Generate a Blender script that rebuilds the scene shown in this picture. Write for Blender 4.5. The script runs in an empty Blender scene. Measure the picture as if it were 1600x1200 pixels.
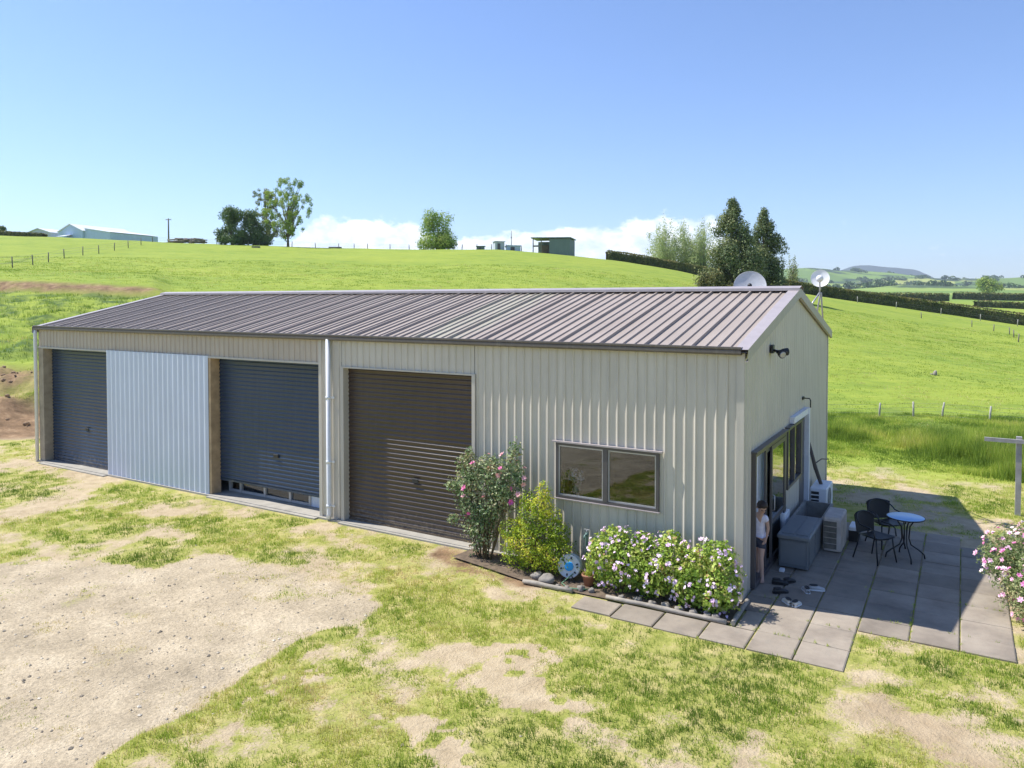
import bpy, math, random
import numpy as np
from mathutils import Vector, Matrix, Quaternion
random.seed(7); RNG = np.random.default_rng(11)
PI = math.pi
scene = bpy.context.scene
COL = scene.collection
def R(d): return math.radians(d)

# ------------------------------------------------------------------ camera
F, CYP = 1180.65, 505.04
CAM = np.array([21.9334, -11.2279, 4.4232]); YAW = R(-30.8); PIT = R(1.677)
FW = np.array([math.sin(YAW)*math.cos(PIT), math.cos(YAW)*math.cos(PIT), -math.sin(PIT)])
RT = np.array([math.cos(YAW), -math.sin(YAW), 0.0]); UP = np.cross(RT, FW)
cd = bpy.data.cameras.new('camera'); cam = bpy.data.objects.new('camera', cd); COL.objects.link(cam)
cam.location = CAM; cd.lens = F/1600*36; cd.sensor_width = 36; cd.shift_y = -(600-CYP)/1600
cd.clip_start = 0.1; cd.clip_end = 40000
cam.rotation_euler = Matrix((RT, UP, -FW)).transposed().to_euler()
scene.camera = cam
def hit(u, v, ax=2, val=0.0):
    d = FW + RT*(u-800)/F - UP*(v-CYP)/F
    return CAM + d*(val-CAM[ax])/d[ax]

# ------------------------------------------------------------------ numpy noise
def _h(ix, iy, s):
    n = (ix.astype(np.int64)*374761393 + iy.astype(np.int64)*668265263 + s*982451653) & 0xffffffff
    n = ((n ^ (n >> 13))*1274126177) & 0xffffffff
    return ((n ^ (n >> 16)) & 0xffff)/65535.0
def vnoise(x, y, s=0):
    ix = np.floor(x); iy = np.floor(y); fx = x-ix; fy = y-iy
    fx = fx*fx*(3-2*fx); fy = fy*fy*(3-2*fy)
    return (_h(ix, iy, s)*(1-fx)*(1-fy)+_h(ix+1, iy, s)*fx*(1-fy)+_h(ix, iy+1, s)*(1-fx)*fy+_h(ix+1, iy+1, s)*fx*fy)
def fbm(x, y, s=0, o=4):
    t = 0; a = .5; n = 0
    for k in range(o):
        t = t+a*vnoise(x, y, s+k*17); n += a; a *= .5; x = x*2.03+7.1; y = y*2.03+3.7
    return t/n
def sstep(a, b, x):
    t = np.clip((x-a)/(b-a), 0, 1); return t*t*(3-2*t)

# ------------------------------------------------------------------ terrain height
TAB = {
 -500: [(24,0),(30,1.6),(33,2),(50,5.5),(80,9),(110,13),(150,18),(165,19.5),(200,20),(300,14),(600,5),(1000,15)],
 0:    [(24,0),(27,.6),(30,1.55),(33,1.8),(50,5.0),(52,5.6),(80,7.9),(110,11.6),(150,17.4),(165,18.9),(200,19.2),(300,12),(600,5),(1000,15)],
 230:  [(24,0),(33,1.2),(50,4.6),(54,5.3),(80,7.8),(110,11.5),(140,15.4),(155,16.6),(200,16.8),(300,10),(600,5),(1000,15)],
 500:  [(24,0),(33,1),(50,4.4),(80,7.3),(110,11),(135,13.9),(145,14.5),(170,14.6),(300,8),(600,5),(1000,15)],
 800:  [(24,0),(33,.6),(50,3.7),(80,7),(110,10.9),(132,13.4),(150,13.8),(300,5),(600,5),(1000,15)],
 960:  [(24,0),(33,.5),(50,3.2),(80,6.3),(110,9.8),(130,11.6),(150,11.8),(300,3),(600,6),(1000,15)],
 1100: [(24,0),(33,.3),(50,2.4),(80,5.2),(110,7.6),(135,8.7),(150,8.6),(300,2),(600,7),(1000,15)],
 1300: [(24,0),(30,.2),(50,1.4),(80,2.8),(110,4.2),(140,5.4),(160,5),(220,3.6),(300,4.4),(600,8.2),(1000,15)],
 1450: [(24,0),(30,.1),(50,.8),(80,1.06),(110,1.7),(135,2.4),(160,1.7),(220,2.4),(300,4.2),(600,8.2),(1000,16)],
 1600: [(24,0),(30,0),(50,0),(80,-.1),(110,-.1),(130,0),(160,-.6),(220,.6),(300,2.6),(600,8.8),(1000,17)],
 2100: [(24,0),(30,0),(50,-.4),(80,-1),(110,-1.4),(130,-1.8),(160,-2),(220,-1),(300,1),(600,7),(1000,16)],
}
SKY = {-500: 436, 1100: 434, 1215: 427, 1250: 420, 1300: 424, 1350: 425, 1420: 424, 1480: 430, 1520: 428, 1560: 432, 1600: 438, 1700: 434, 2100: 440}
us = sorted(TAB); UG = np.arange(-500, 2101, 20.0); LG = np.arange(math.log(10), math.log(15000), .03)
G = np.zeros((len(us), len(LG)))
for i, u in enumerate(us):
    sk = np.interp(u, sorted(SKY), [SKY[k] for k in sorted(SKY)])
    pts = [(10, 0)]+TAB[u]+[(1500, 4.4+23*1.27), (2000, 4.4+30*1.69), (2700, 4.4+(470.5-sk)*2.29), (3300, 85), (6000, 80), (15000, 60)]
    G[i] = np.interp(LG, [math.log(p[0]) for p in pts], [p[1] for p in pts])
G2 = np.array([np.interp(UG, us, G[:, j]) for j in range(len(LG))]).T
def blur(A, ax, n):
    k = np.exp(-.5*(np.arange(-2*n, 2*n+1)/n)**2); k /= k.sum()
    pad = [(0, 0), (0, 0)]; pad[ax] = (2*n, 2*n); B = np.pad(A, pad, mode='edge'); out = np.zeros_like(A)
    for j, w in enumerate(k):
        out += w*(B[j:j+A.shape[0], :] if ax == 0 else B[:, j:j+A.shape[1]])
    return out
G2 = blur(G2, 0, 3); Gs = blur(G2, 1, 2)
wl = sstep(math.log(45), math.log(70), LG)[None, :]; G2 = blur(G2, 1, 1)*(1-wl)+Gs*wl
def ud(x, y):
    rx = x-CAM[0]; ry = y-CAM[1]
    d = rx*math.sin(YAW)+ry*math.cos(YAW); s = rx*math.cos(YAW)-ry*math.sin(YAW)
    return 800+F*s/np.maximum(d, 1.0), d
def height(x, y):
    x = np.asarray(x, float); y = np.asarray(y, float)
    u, d = ud(x, y)
    uu = np.clip((u+500)/20, 0, len(UG)-1.001); ll = np.clip((np.log(np.maximum(d, 1))-LG[0])/.03, 0, len(LG)-1.001)
    i = uu.astype(int); j = ll.astype(int); fu = uu-i; fl = ll-j
    z = G2[i, j]*(1-fu)*(1-fl)+G2[i+1, j]*fu*(1-fl)+G2[i, j+1]*(1-fu)*fl+G2[i+1, j+1]*fu*fl
    dx = np.maximum(np.maximum(-4.5-x, x-60), 0); dy = np.maximum(y-9.2, 0)
    w = sstep(0, 3.5, np.hypot(dx, dy)); z = z*w
    # rough dug bank west of the shed
    bank = w*sstep(60, 34, d)*sstep(23, 27, d)*sstep(420, 200, u)
    z = z+bank*(fbm(x*.9, y*.9, 5, 4)-.5)*.9
    z = z+w*(fbm(x*.05, y*.05, 9, 3)-.5)*np.clip(d*.008, 0, 1.0)*sstep(900, 500, d)
    z = z+(fbm(x*.0022, y*.0022, 31, 5)-.5)*sstep(900, 1600, d)*75
    gu = (u-1375)/95.0
    z = z+.42*sstep(50.5, 51.3, d)*sstep(80, 56, d)*sstep(275, 235, u)*w
    z = z+sstep(4200, 6200, d)*sstep(9500, 6600, d)*np.exp(-gu*gu*gu*gu)*205*(1+.35*(fbm(x*.001, y*.001, 3, 4)-.5))
    near = 1-w
    pad = ((x > -.3) & (x < 19.5) & (y > -.3) & (y < 8.3)) | ((x > 16.5) & (x < 22.7) & (y > -1.6) & (y < 5.6))
    z = z+near*(np.where(pad, 0, (fbm(x*.6, y*.6, 2, 4)-.5)*.06)-.022)
    return z
def H1(x, y): return float(height(np.array([x]), np.array([y]))[0])
def at(u, d):
    s = (u-800)/F*d
    x = CAM[0]+d*math.sin(YAW)+s*math.cos(YAW); y = CAM[1]+d*math.cos(YAW)-s*math.sin(YAW)
    return x, y, H1(x, y)

# ------------------------------------------------------------------ material helpers
def mat(name):
    m = bpy.data.materials.new(name); m.use_nodes = True; nt = m.node_tree
    return m, nt, nt.nodes['Principled BSDF']
def node(nt, t, **k):
    n = nt.nodes.new(t)
    for a, b in k.items(): setattr(n, a, b)
    return n
def coord(nt, which='Object'):
    return node(nt, 'ShaderNodeTexCoord').outputs[which]
def noise(nt, scale, detail=4, rough=.55, vec=None, dist=0):
    n = node(nt, 'ShaderNodeTexNoise'); n.inputs['Scale'].default_value = scale
    n.inputs['Detail'].default_value = detail; n.inputs['Roughness'].default_value = rough; n.inputs['Distortion'].default_value = dist
    if vec is not None: nt.links.new(vec, n.inputs['Vector'])
    return n.outputs['Fac']
def ramp(nt, fac, stops):
    r = node(nt, 'ShaderNodeValToRGB'); e = r.color_ramp.elements
    while len(e) < len(stops): e.new(.5)
    for q, (p, c) in zip(e, stops):
        q.position = p; q.color = (c[0], c[1], c[2], 1) if isinstance(c, (tuple, list)) else (c, c, c, 1)
    nt.links.new(fac, r.inputs['Fac']); return r.outputs['Color']
def mixc(nt, fac, a, b, mode='MIX'):
    m = node(nt, 'ShaderNodeMix', data_type='RGBA', blend_type=mode)
    for s, v in ((0, fac), (6, a), (7, b)):
        if isinstance(v, (int, float)): m.inputs[s].default_value = v
        elif isinstance(v, (tuple, list)): m.inputs[s].default_value = (v[0], v[1], v[2], 1)
        else: nt.links.new(v, m.inputs[s])
    return m.outputs[2]
def math_(nt, op, a, b=0.0, clamp=False):
    m = node(nt, 'ShaderNodeMath', operation=op, use_clamp=clamp)
    for s, v in ((0, a), (1, b)):
        if isinstance(v, (int, float)): m.inputs[s].default_value = v
        else: nt.links.new(v, m.inputs[s])
    return m.outputs[0]
def bump(nt, b, h, strength=.3, dist=.01):
    n = node(nt, 'ShaderNodeBump'); n.inputs['Strength'].default_value = strength; n.inputs['Distance'].default_value = dist
    nt.links.new(h, n.inputs['Height']); nt.links.new(n.outputs['Normal'], b.inputs['Normal'])
def attr(nt, name):
    return node(nt, 'ShaderNodeAttribute', attribute_name=name).outputs['Fac']
def simple(name, c, rough=.6, metal=0, var=.12, scale=6, bmp=0, bscale=40, spec=.5):
    m, nt, b = mat(name); co = coord(nt)
    n = noise(nt, scale, 5, .6, co)
    lo = tuple(max(0, q*(1-var)) for q in c); hi = tuple(min(1, q*(1+var)) for q in c)
    nt.links.new(ramp(nt, n, [(.3, lo), (.7, hi)]), b.inputs['Base Color'])
    b.inputs['Roughness'].default_value = rough; b.inputs['Metallic'].default_value = metal
    b.inputs['Specular IOR Level'].default_value = spec
    if bmp: bump(nt, b, noise(nt, bscale, 4, .6, co), bmp, .01)
    return m
def leafmat(name, stops, trans=.35, rough=.55):
    """two sided leaf: colour varies per leaf by the attribute 'tint'"""
    m, nt, b = mat(name)
    c = ramp(nt, attr(nt, 'tint'), stops)
    nt.links.new(c, b.inputs['Base Color']); b.inputs['Roughness'].default_value = rough; b.inputs['Specular IOR Level'].default_value = .3
    t = node(nt, 'ShaderNodeBsdfTranslucent'); nt.links.new(c, t.inputs['Color'])
    mx = node(nt, 'ShaderNodeMixShader'); mx.inputs[0].default_value = trans
    nt.links.new(b.outputs[0], mx.inputs[1]); nt.links.new(t.outputs[0], mx.inputs[2])
    nt.links.new(mx.outputs[0], nt.nodes['Material Output'].inputs['Surface'])
    return m

# ------------------------------------------------------------------ mesh helpers
class MB:
    def __init__(s): s.v = []; s.f = []; s.sm = []
    def add(s, vs, fs, smooth=False, M=None):
        o = len(s.v)
        s.v += [tuple(M @ Vector(p)) if M is not None else tuple(p) for p in vs]
        s.f += [tuple(i+o for i in f) for f in fs]; s.sm += [smooth]*len(fs); return s
    def box(s, a, b, M=None):
        (x0, y0, z0), (x1, y1, z1) = a, b
        if x0 > x1: x0, x1 = x1, x0
        if y0 > y1: y0, y1 = y1, y0
        if z0 > z1: z0, z1 = z1, z0
        vs = [(x0,y0,z0),(x1,y0,z0),(x1,y1,z0),(x0,y1,z0),(x0,y0,z1),(x1,y0,z1),(x1,y1,z1),(x0,y1,z1)]
        return s.add(vs, [(0,3,2,1),(4,5,6,7),(0,1,5,4),(1,2,6,5),(2,3,7,6),(3,0,4,7)], M=M)
    def bbox(s, a, b, r=.01, M=None):
        """box with chamfered vertical and top edges"""
        (x0, y0, z0), (x1, y1, z1) = a, b
        def ring(z, q):
            return [(x0+r,y0+q,z),(x1-r,y0+q,z),(x1-q,y0+r,z),(x1-q,y1-r,z),(x1-r,y1-q,z),(x0+r,y1-q,z),(x0+q,y1-r,z),(x0+q,y0+r,z)]
        vs = ring(z0, 0)+ring(z1-r, 0)+ring(z1, r*.7)
        fs = [tuple(range(7, -1, -1)), tuple(range(16, 24))]
        for k in (0, 8):
            for i in range(8): fs.append((k+i, k+(i+1) % 8, k+8+(i+1) % 8, k+8+i))
        return s.add(vs, fs, M=M)
    def tube(s, pts, rad, n=8, smooth=True, caps=True):
        pts = [Vector(p) for p in pts]; vs = []; fs = []
        if not isinstance(rad, (list, tuple)): rad = [rad]*len(pts)
        t0 = (pts[1]-pts[0]).normalized(); a = t0.orthogonal().normalized()
        for i, p in enumerate(pts):
            t = ((pts[min(i+1, len(pts)-1)]-pts[max(i-1, 0)])).normalized()
            a = (a-t*a.dot(t)).normalized(); b = t.cross(a)
            for k in range(n):
                w = 2*PI*k/n; vs.append(p+(a*math.cos(w)+b*math.sin(w))*rad[i])
        for i in range(len(pts)-1):
            for k in range(n):
                fs.append((i*n+k, i*n+(k+1) % n, (i+1)*n+(k+1) % n, (i+1)*n+k))
        s.add(vs, fs, smooth)
        if caps:
            o = len(s.v)-len(vs)
            s.f += [tuple(o+k for k in range(n-1, -1, -1)), tuple(o+(len(pts)-1)*n+k for k in range(n))]; s.sm += [False]*2
        return s
    def lathe(s, prof, n=24, M=None, smooth=True):
        vs = []; fs = []
        for r, z in prof:
            for k in range(n): vs.append((r*math.cos(2*PI*k/n), r*math.sin(2*PI*k/n), z))
        for i in range(len(prof)-1):
            for k in range(n): fs.append((i*n+k, i*n+(k+1) % n, (i+1)*n+(k+1) % n, (i+1)*n+k))
        return s.add(vs, fs, smooth, M)
    def prism(s, poly, h0, h1, M=None):
        """poly in xz, extruded along y from h0 to h1"""
        n = len(poly)
        vs = [(x, h0, z) for x, z in poly]+[(x, h1, z) for x, z in poly]
        fs = [tuple(range(n)), tuple(range(2*n-1, n-1, -1))]+[(i, i+n, (i+1) % n+n, (i+1) % n) for i in range(n)]
        return s.add(vs, fs, M=M)
    def build(s, name, m, parent=None, loc=None):
        me = bpy.data.meshes.new(name); me.from_pydata(s.v, [], s.f); me.update()
        me.polygons.foreach_set('use_smooth', s.sm)
        o = bpy.data.objects.new(name, me); COL.objects.link(o); me.materials.append(m)
        if parent is not None:
            o.parent = parent
            o.matrix_parent_inverse = Matrix.Translation(-WL(parent))   # shapes are given in world space
        elif loc is not None:
            L = Vector(loc); me.transform(Matrix.Translation(-L)); o.location = L
        return o
def WL(o):
    v = Vector((0, 0, 0))
    while o is not None: v = v+Vector(o.location)+(o.matrix_parent_inverse.translation if o.parent else Vector((0, 0, 0))); o = o.parent
    return v
def tag(o, label=None, cat=None, group=None, kind=None):
    if label: o['label'] = label
    if cat: o['category'] = cat
    if group: o['group'] = group
    if kind: o['kind'] = kind
    return o
def empty(name, loc, label=None, cat=None, group=None):
    o = bpy.data.objects.new(name, None); COL.objects.link(o); o.location = loc; o.empty_display_size = .2
    return tag(o, label, cat, group)
def lempty(name, loc, rz=0, label=None, cat=None, group=None):
    """an Empty whose parts are modelled in its own local space"""
    o = empty(name, loc, label, cat, group); o.rotation_euler = (0, 0, rz); return o
def lpart(mb, name, m, root):
    o = mb.build(name, m); o.parent = root; return o
def copy_tree(o, parent=None, name=None):
    c = o.copy(); COL.objects.link(c)
    if parent is not None: c.parent = parent
    for ch in [k for k in bpy.data.objects if k.parent == o and k is not c]: copy_tree(ch, c)
    return c
def fast(name, V, Fc, m, tint=None, parent=None, loc=None, attrs=None, smooth=False):
    V = np.asarray(V, np.float32); Fc = np.asarray(Fc, np.int32); n, k = Fc.shape
    if loc is not None: V = V-np.array(loc, np.float32)
    me = bpy.data.meshes.new(name); me.vertices.add(len(V)); me.vertices.foreach_set('co', V.ravel())
    me.loops.add(n*k); me.loops.foreach_set('vertex_index', Fc.ravel())
    me.polygons.add(n); me.polygons.foreach_set('loop_start', np.arange(0, n*k, k, dtype=np.int32))
    me.polygons.foreach_set('use_smooth', np.full(n, smooth)); me.update(calc_edges=True)
    A = dict(attrs or {})
    if tint is not None: A['tint'] = tint
    for a, val in A.items():
        q = me.attributes.new(a, 'FLOAT', 'POINT'); q.data.foreach_set('value', np.asarray(val, np.float32))
    me.materials.append(m); o = bpy.data.objects.new(name, me); COL.objects.link(o)
    if loc is not None: o.location = loc
    if parent is not None:
        o.parent = parent
        if loc is None: o.matrix_parent_inverse = Matrix.Translation(-WL(parent))
        else: o.location = Vector(loc)-WL(parent)
    return o
def unit(v): return v/np.maximum(np.linalg.norm(v, axis=1, keepdims=True), 1e-9)
def leaves(P, N, L, W, fold=.25, droop=0.0):
    """rhombic folded leaves at points P with facing N; returns verts and quads split into two tris"""
    n = len(P); r = unit(RNG.normal(size=(n, 3))); T = unit(np.cross(N, r)); B = np.cross(N, T)
    L = np.broadcast_to(np.asarray(L, float), (n,))[:, None]; W = np.broadcast_to(np.asarray(W, float), (n,))[:, None]
    a = P-T*L*.5; c = P+T*L*.5-N*L*droop; b = P+B*W*.5+N*W*fold+T*L*.05; d = P-B*W*.5+N*W*fold+T*L*.05
    V = np.stack([a, b, c, d], 1).reshape(-1, 3); i = np.arange(n)*4
    Fc = np.concatenate([np.stack([i, i+1, i+2], 1), np.stack([i, i+2, i+3], 1)])
    return V, Fc
def crown_pts(blobs, n, inner=.45, squash=1.0):
    """points through a crown made of blobs (x,y,z,rx,ry,rz)"""
    B = np.array(blobs, float); w = (B[:, 3]*B[:, 4]*B[:, 5])**.67; k = RNG.choice(len(B), n, p=w/w.sum())
    d = unit(RNG.normal(size=(n, 3))); rr = (inner+(1-inner)*RNG.random((n, 1))**.6)
    lump = 1+.22*np.sin(d[:, :1]*7+k[:, None])*np.sin(d[:, 1:2]*6+2*k[:, None])+.12*np.sin(d[:, 2:3]*13+k[:, None])
    P = B[k, :3]+d*rr*lump*B[k, 3:6]
    return P, unit(d+.6*RNG.normal(size=(n, 3))+np.array([0, 0, .35])), k

# ------------------------------------------------------------------ world, sun, view
SUN = Vector((-.699, -.125, 1.0)).normalized()
w = bpy.data.worlds.new('World'); scene.world = w; w.use_nodes = True; nt = w.node_tree
bg = nt.nodes['Background']; SKS = .100; bg.inputs['Strength'].default_value = SKS
sky = node(nt, 'ShaderNodeTexSky', sky_type='NISHITA', sun_disc=False)
sky.sun_elevation = math.asin(SUN.z); sky.sun_rotation = math.atan2(SUN.x, SUN.y) % (2*PI)
sky.air_density = 1.0; sky.dust_density = .2; sky.ozone_density = 2.6; sky.altitude = 100
# cumulus bank low over the hill: a fixed direction in the sky, north-west of the shed
gen = coord(nt, 'Generated')
mp = node(nt, 'ShaderNodeMapping', vector_type='POINT'); mp.inputs['Rotation'].default_value = (0, 0, YAW)
nt.links.new(gen, mp.inputs['Vector']); sx = node(nt, 'ShaderNodeSeparateXYZ'); nt.links.new(mp.outputs[0], sx.inputs[0])
yy = math_(nt, 'MAXIMUM', sx.outputs[1], .05)
ca = math_(nt, 'DIVIDE', sx.outputs[0], yy); ce = math_(nt, 'DIVIDE', sx.outputs[2], yy)
cv = node(nt, 'ShaderNodeCombineXYZ'); nt.links.new(ca, cv.inputs[0]); nt.links.new(math_(nt, 'MULTIPLY', ce, 1.5), cv.inputs[1])
front = math_(nt, 'GREATER_THAN', sx.outputs[1], .1)
af = math_(nt, 'MULTIPLY', math_(nt, 'ADD', ca, .8), 1/1.6, True)
CT = [(430,400),(476,352),(500,341),(560,338),(592,336),(612,346),(648,345),(664,358),(690,376),(728,370),(780,362),(860,356),(960,353),(1000,342),(1035,329),(1062,340),(1090,342),(1114,337),(1132,368),(1160,420),(1230,450)]
tops = ramp(nt, af, [(((u-800)/F+.8)/1.6, max(0, (470.5-v)/F*4)) for u, v in CT])
top = math_(nt, 'MULTIPLY', tops, .25)
n1 = noise(nt, 34, 6, .62, cv.outputs[0]); n2 = noise(nt, 14, 6, .6, cv.outputs[0]); n3 = noise(nt, 60, 4, .6, cv.outputs[0])
edge = math_(nt, 'ADD', math_(nt, 'SUBTRACT', top, ce), math_(nt, 'MULTIPLY', math_(nt, 'SUBTRACT', n1, .5), .042))
mask = math_(nt, 'MULTIPLY', edge, 130, True)
soft = math_(nt, 'MULTIPLY', math_(nt, 'SUBTRACT', math_(nt, 'MULTIPLY', n2, 6.0), 1.5), 1, True)      # thin places towards the base
dn = math_(nt, 'MULTIPLY', math_(nt, 'SUBTRACT', top, ce), 22, True)
hole = mixc(nt, dn, (1, 1, 1), soft)
mask = math_(nt, 'MULTIPLY', math_(nt, 'MULTIPLY', mask, hole), front)
# wisps far to the north-east
wis = math_(nt, 'MULTIPLY', math_(nt, 'SUBTRACT', noise(nt, 26, 5, .6, cv.outputs[0]), .60), 9, True)
wb = math_(nt, 'MULTIPLY', math_(nt, 'SUBTRACT', .022, math_(nt, 'ABSOLUTE', math_(nt, 'SUBTRACT', math_(nt, 'ADD', ce, math_(nt, 'MULTIPLY', math_(nt, 'SUBTRACT', ca, .4), .14)), .093))), 60, True)
wr = math_(nt, 'MULTIPLY', math_(nt, 'SUBTRACT', ca, .38), 20, True)
wis = math_(nt, 'MULTIPLY', math_(nt, 'MULTIPLY', math_(nt, 'MULTIPLY', wis, wb), wr), .5)
mask = math_(nt, 'MAXIMUM', mask, math_(nt, 'MULTIPLY', wis, front))
n4 = noise(nt, 22, 5, .6, cv.outputs[0])
shade = mixc(nt, math_(nt, 'MULTIPLY', math_(nt, 'SUBTRACT', n4, .38), 4.5, True), (6.2, 7.3, 9.0), (10.2, 10.5, 11.2))
skyt = mixc(nt, 1, sky.outputs[0], (.90, 1.0, 1.24), 'MULTIPLY')      # clean southern air: a deeper blue
sky_c = mixc(nt, mask, skyt, shade)
nt.links.new(sky_c, bg.inputs['Color'])

sl = bpy.data.lights.new('sun', 'SUN'); sl.energy = 4.8; sl.angle = R(.53); sl.color = (1, .955, .88)
so = bpy.data.objects.new('sun', sl); COL.objects.link(so); so.rotation_euler = SUN.to_track_quat('Z', 'Y').to_euler(); so.location = (0, 0, 60)
vs = scene.view_settings; vs.view_transform = 'Standard'; vs.look = 'None'; vs.exposure = .66; vs.gamma = 1; vs.use_curve_mapping = False

# ------------------------------------------------------------------ masks of the yard
def uvp(pts): return np.array([hit(u, v)[:2] for u, v in pts])
def inpoly(x, y, P):
    c = np.zeros(x.shape, bool); n = len(P)
    for i in range(n):
        x1, y1 = P[i]; x2, y2 = P[(i+1) % n]
        if y1 == y2: continue
        c ^= ((y1 > y) != (y2 > y)) & (x < (x2-x1)*(y-y1)/(y2-y1)+x1)
    return c
def soft_poly(x, y, P, wob=.35, seed=3):
    wx = (fbm(x*1.1, y*1.1, seed, 4)-.5)*wob*4; wy = (fbm(x*1.1+50, y*1.1, seed, 4)-.5)*wob*4
    t = 0
    for a, b in ((.12, 0), (-.12, 0), (0, .12), (0, -.12)): t = t+inpoly(x+wx+a, y+wy+b, P)*.25
    return t
def cap(x, y, pts, r, wob=.3, seed=8):
    P = uvp(pts); wx = (fbm(x*1.5, y*1.5, seed, 3)-.5)*wob*3; wy = (fbm(x*1.5+9, y*1.5+30, seed, 3)-.5)*wob*3
    X = x+wx; Y = y+wy; best = np.full(x.shape, 1e9)
    for a, b in zip(P[:-1], P[1:]):
        d = b-a; t = np.clip(((X-a[0])*d[0]+(Y-a[1])*d[1])/(d@d), 0, 1)
        best = np.minimum(best, np.hypot(X-a[0]-t*d[0], Y-a[1]-t*d[1]))
    return 1-sstep(r*.6, r*1.3, best)
PG = uvp([(-500,930),(-100,885),(0,880),(120,872),(250,890),(330,868),(440,885),(520,908),(582,945),(560,985),(500,985),(440,1000),(452,1022),(400,1055),(330,1085),(270,1130),(200,1170),(120,1230),(-200,1500),(-900,1700),(-1500,1200)])
PB = [(uvp([(695,1020),(770,1012),(860,1036),(905,1060),(860,1105),(800,1120),(770,1080),(720,1060)]), .1),
      (uvp([(596,1110),(680,1100),(765,1140),(775,1190),(720,1240),(600,1190)]), .1),
      (uvp([(375,1105),(440,1062),(510,1040),(575,1062),(480,1092),(400,1130)]), .15)]
PT = uvp([(-600,800),(0,790),(200,800),(380,850),(600,890),(620,950),(560,960),(440,880),(0,890),(-500,950)])
PL = uvp([(-300,715),(55,722),(90,735),(200,765),(330,800),(140,800),(120,860),(-400,880)])
def yard(x, y):
    """grass cover 0..1, gravel 0..1, brown soil 0..1"""
    u, d = ud(x, y)
    n = fbm(x*.8, y*.8, 21, 5); fn = fbm(x*4.2, y*4.2, 121, 3)-.5; c = .76+(n-.5)*2.1+fn*.7
    c = c-.04*soft_poly(x, y, PT, .5)+.10*cap(x, y, [(330,830),(560,880)], .9)
    c = c-.26*soft_poly(x, y, PL, .5, 4)
    c = c-.20*cap(x, y, [(330,800),(560,850),(760,905),(900,960)], .38)
    c = c+.30*cap(x, y, [(560,920),(760,985),(1000,1050),(1250,1100),(1600,1160)], .8)
    c = c+.4*cap(x, y, [(480,1090),(560,1180)], .8)+.35*cap(x, y, [(1350,1020),(1600,1060)], .5)
    c = c-.18*cap(x, y, [(1400,1110),(1520,1190)], .4)-.35*cap(x, y, [(930,1125),(1060,1190)], .16)-.2*cap(x, y, [(860,1030),(1200,1060)], .25)
    c = c-.4*cap(x, y, [(700,860),(830,905)], .3)
    for P, val in PB:
        m = soft_poly(x, y, P, .42); m = np.clip(m+fn*1.5*(m > .02)*(m < .98)+(fn > .12)*-.7, 0, 1); c = c*(1-m)+(val+(n-.5)*.5+fn*.5)*m
    g = soft_poly(x, y, PG, .22, 6); g = np.where(d < 1, 0, g); g = np.clip(g+fn*1.3*(g > .02)*(g < .98), 0, 1)
    c = c*(1-g)+g*(.10+(fbm(x*1.6, y*1.6, 77, 4)-.5)*1.15)
    st = cap(x, y, [(150,1215),(200,1178),(300,1120),(400,1062),(462,1008),(545,985)], .21, .18); c = np.maximum(c, st*1.1)
    g = g*(1-st)
    brown = cap(x, y, [(700,865),(760,885),(840,900)], .28)+.7*cap(x, y, [(1310,800),(1345,815)], .5)+.3*cap(x, y, [(1400,1110),(1520,1190)], .4)
    return np.clip(c, 0, 1), g, np.clip(brown, 0, 1)

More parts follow.
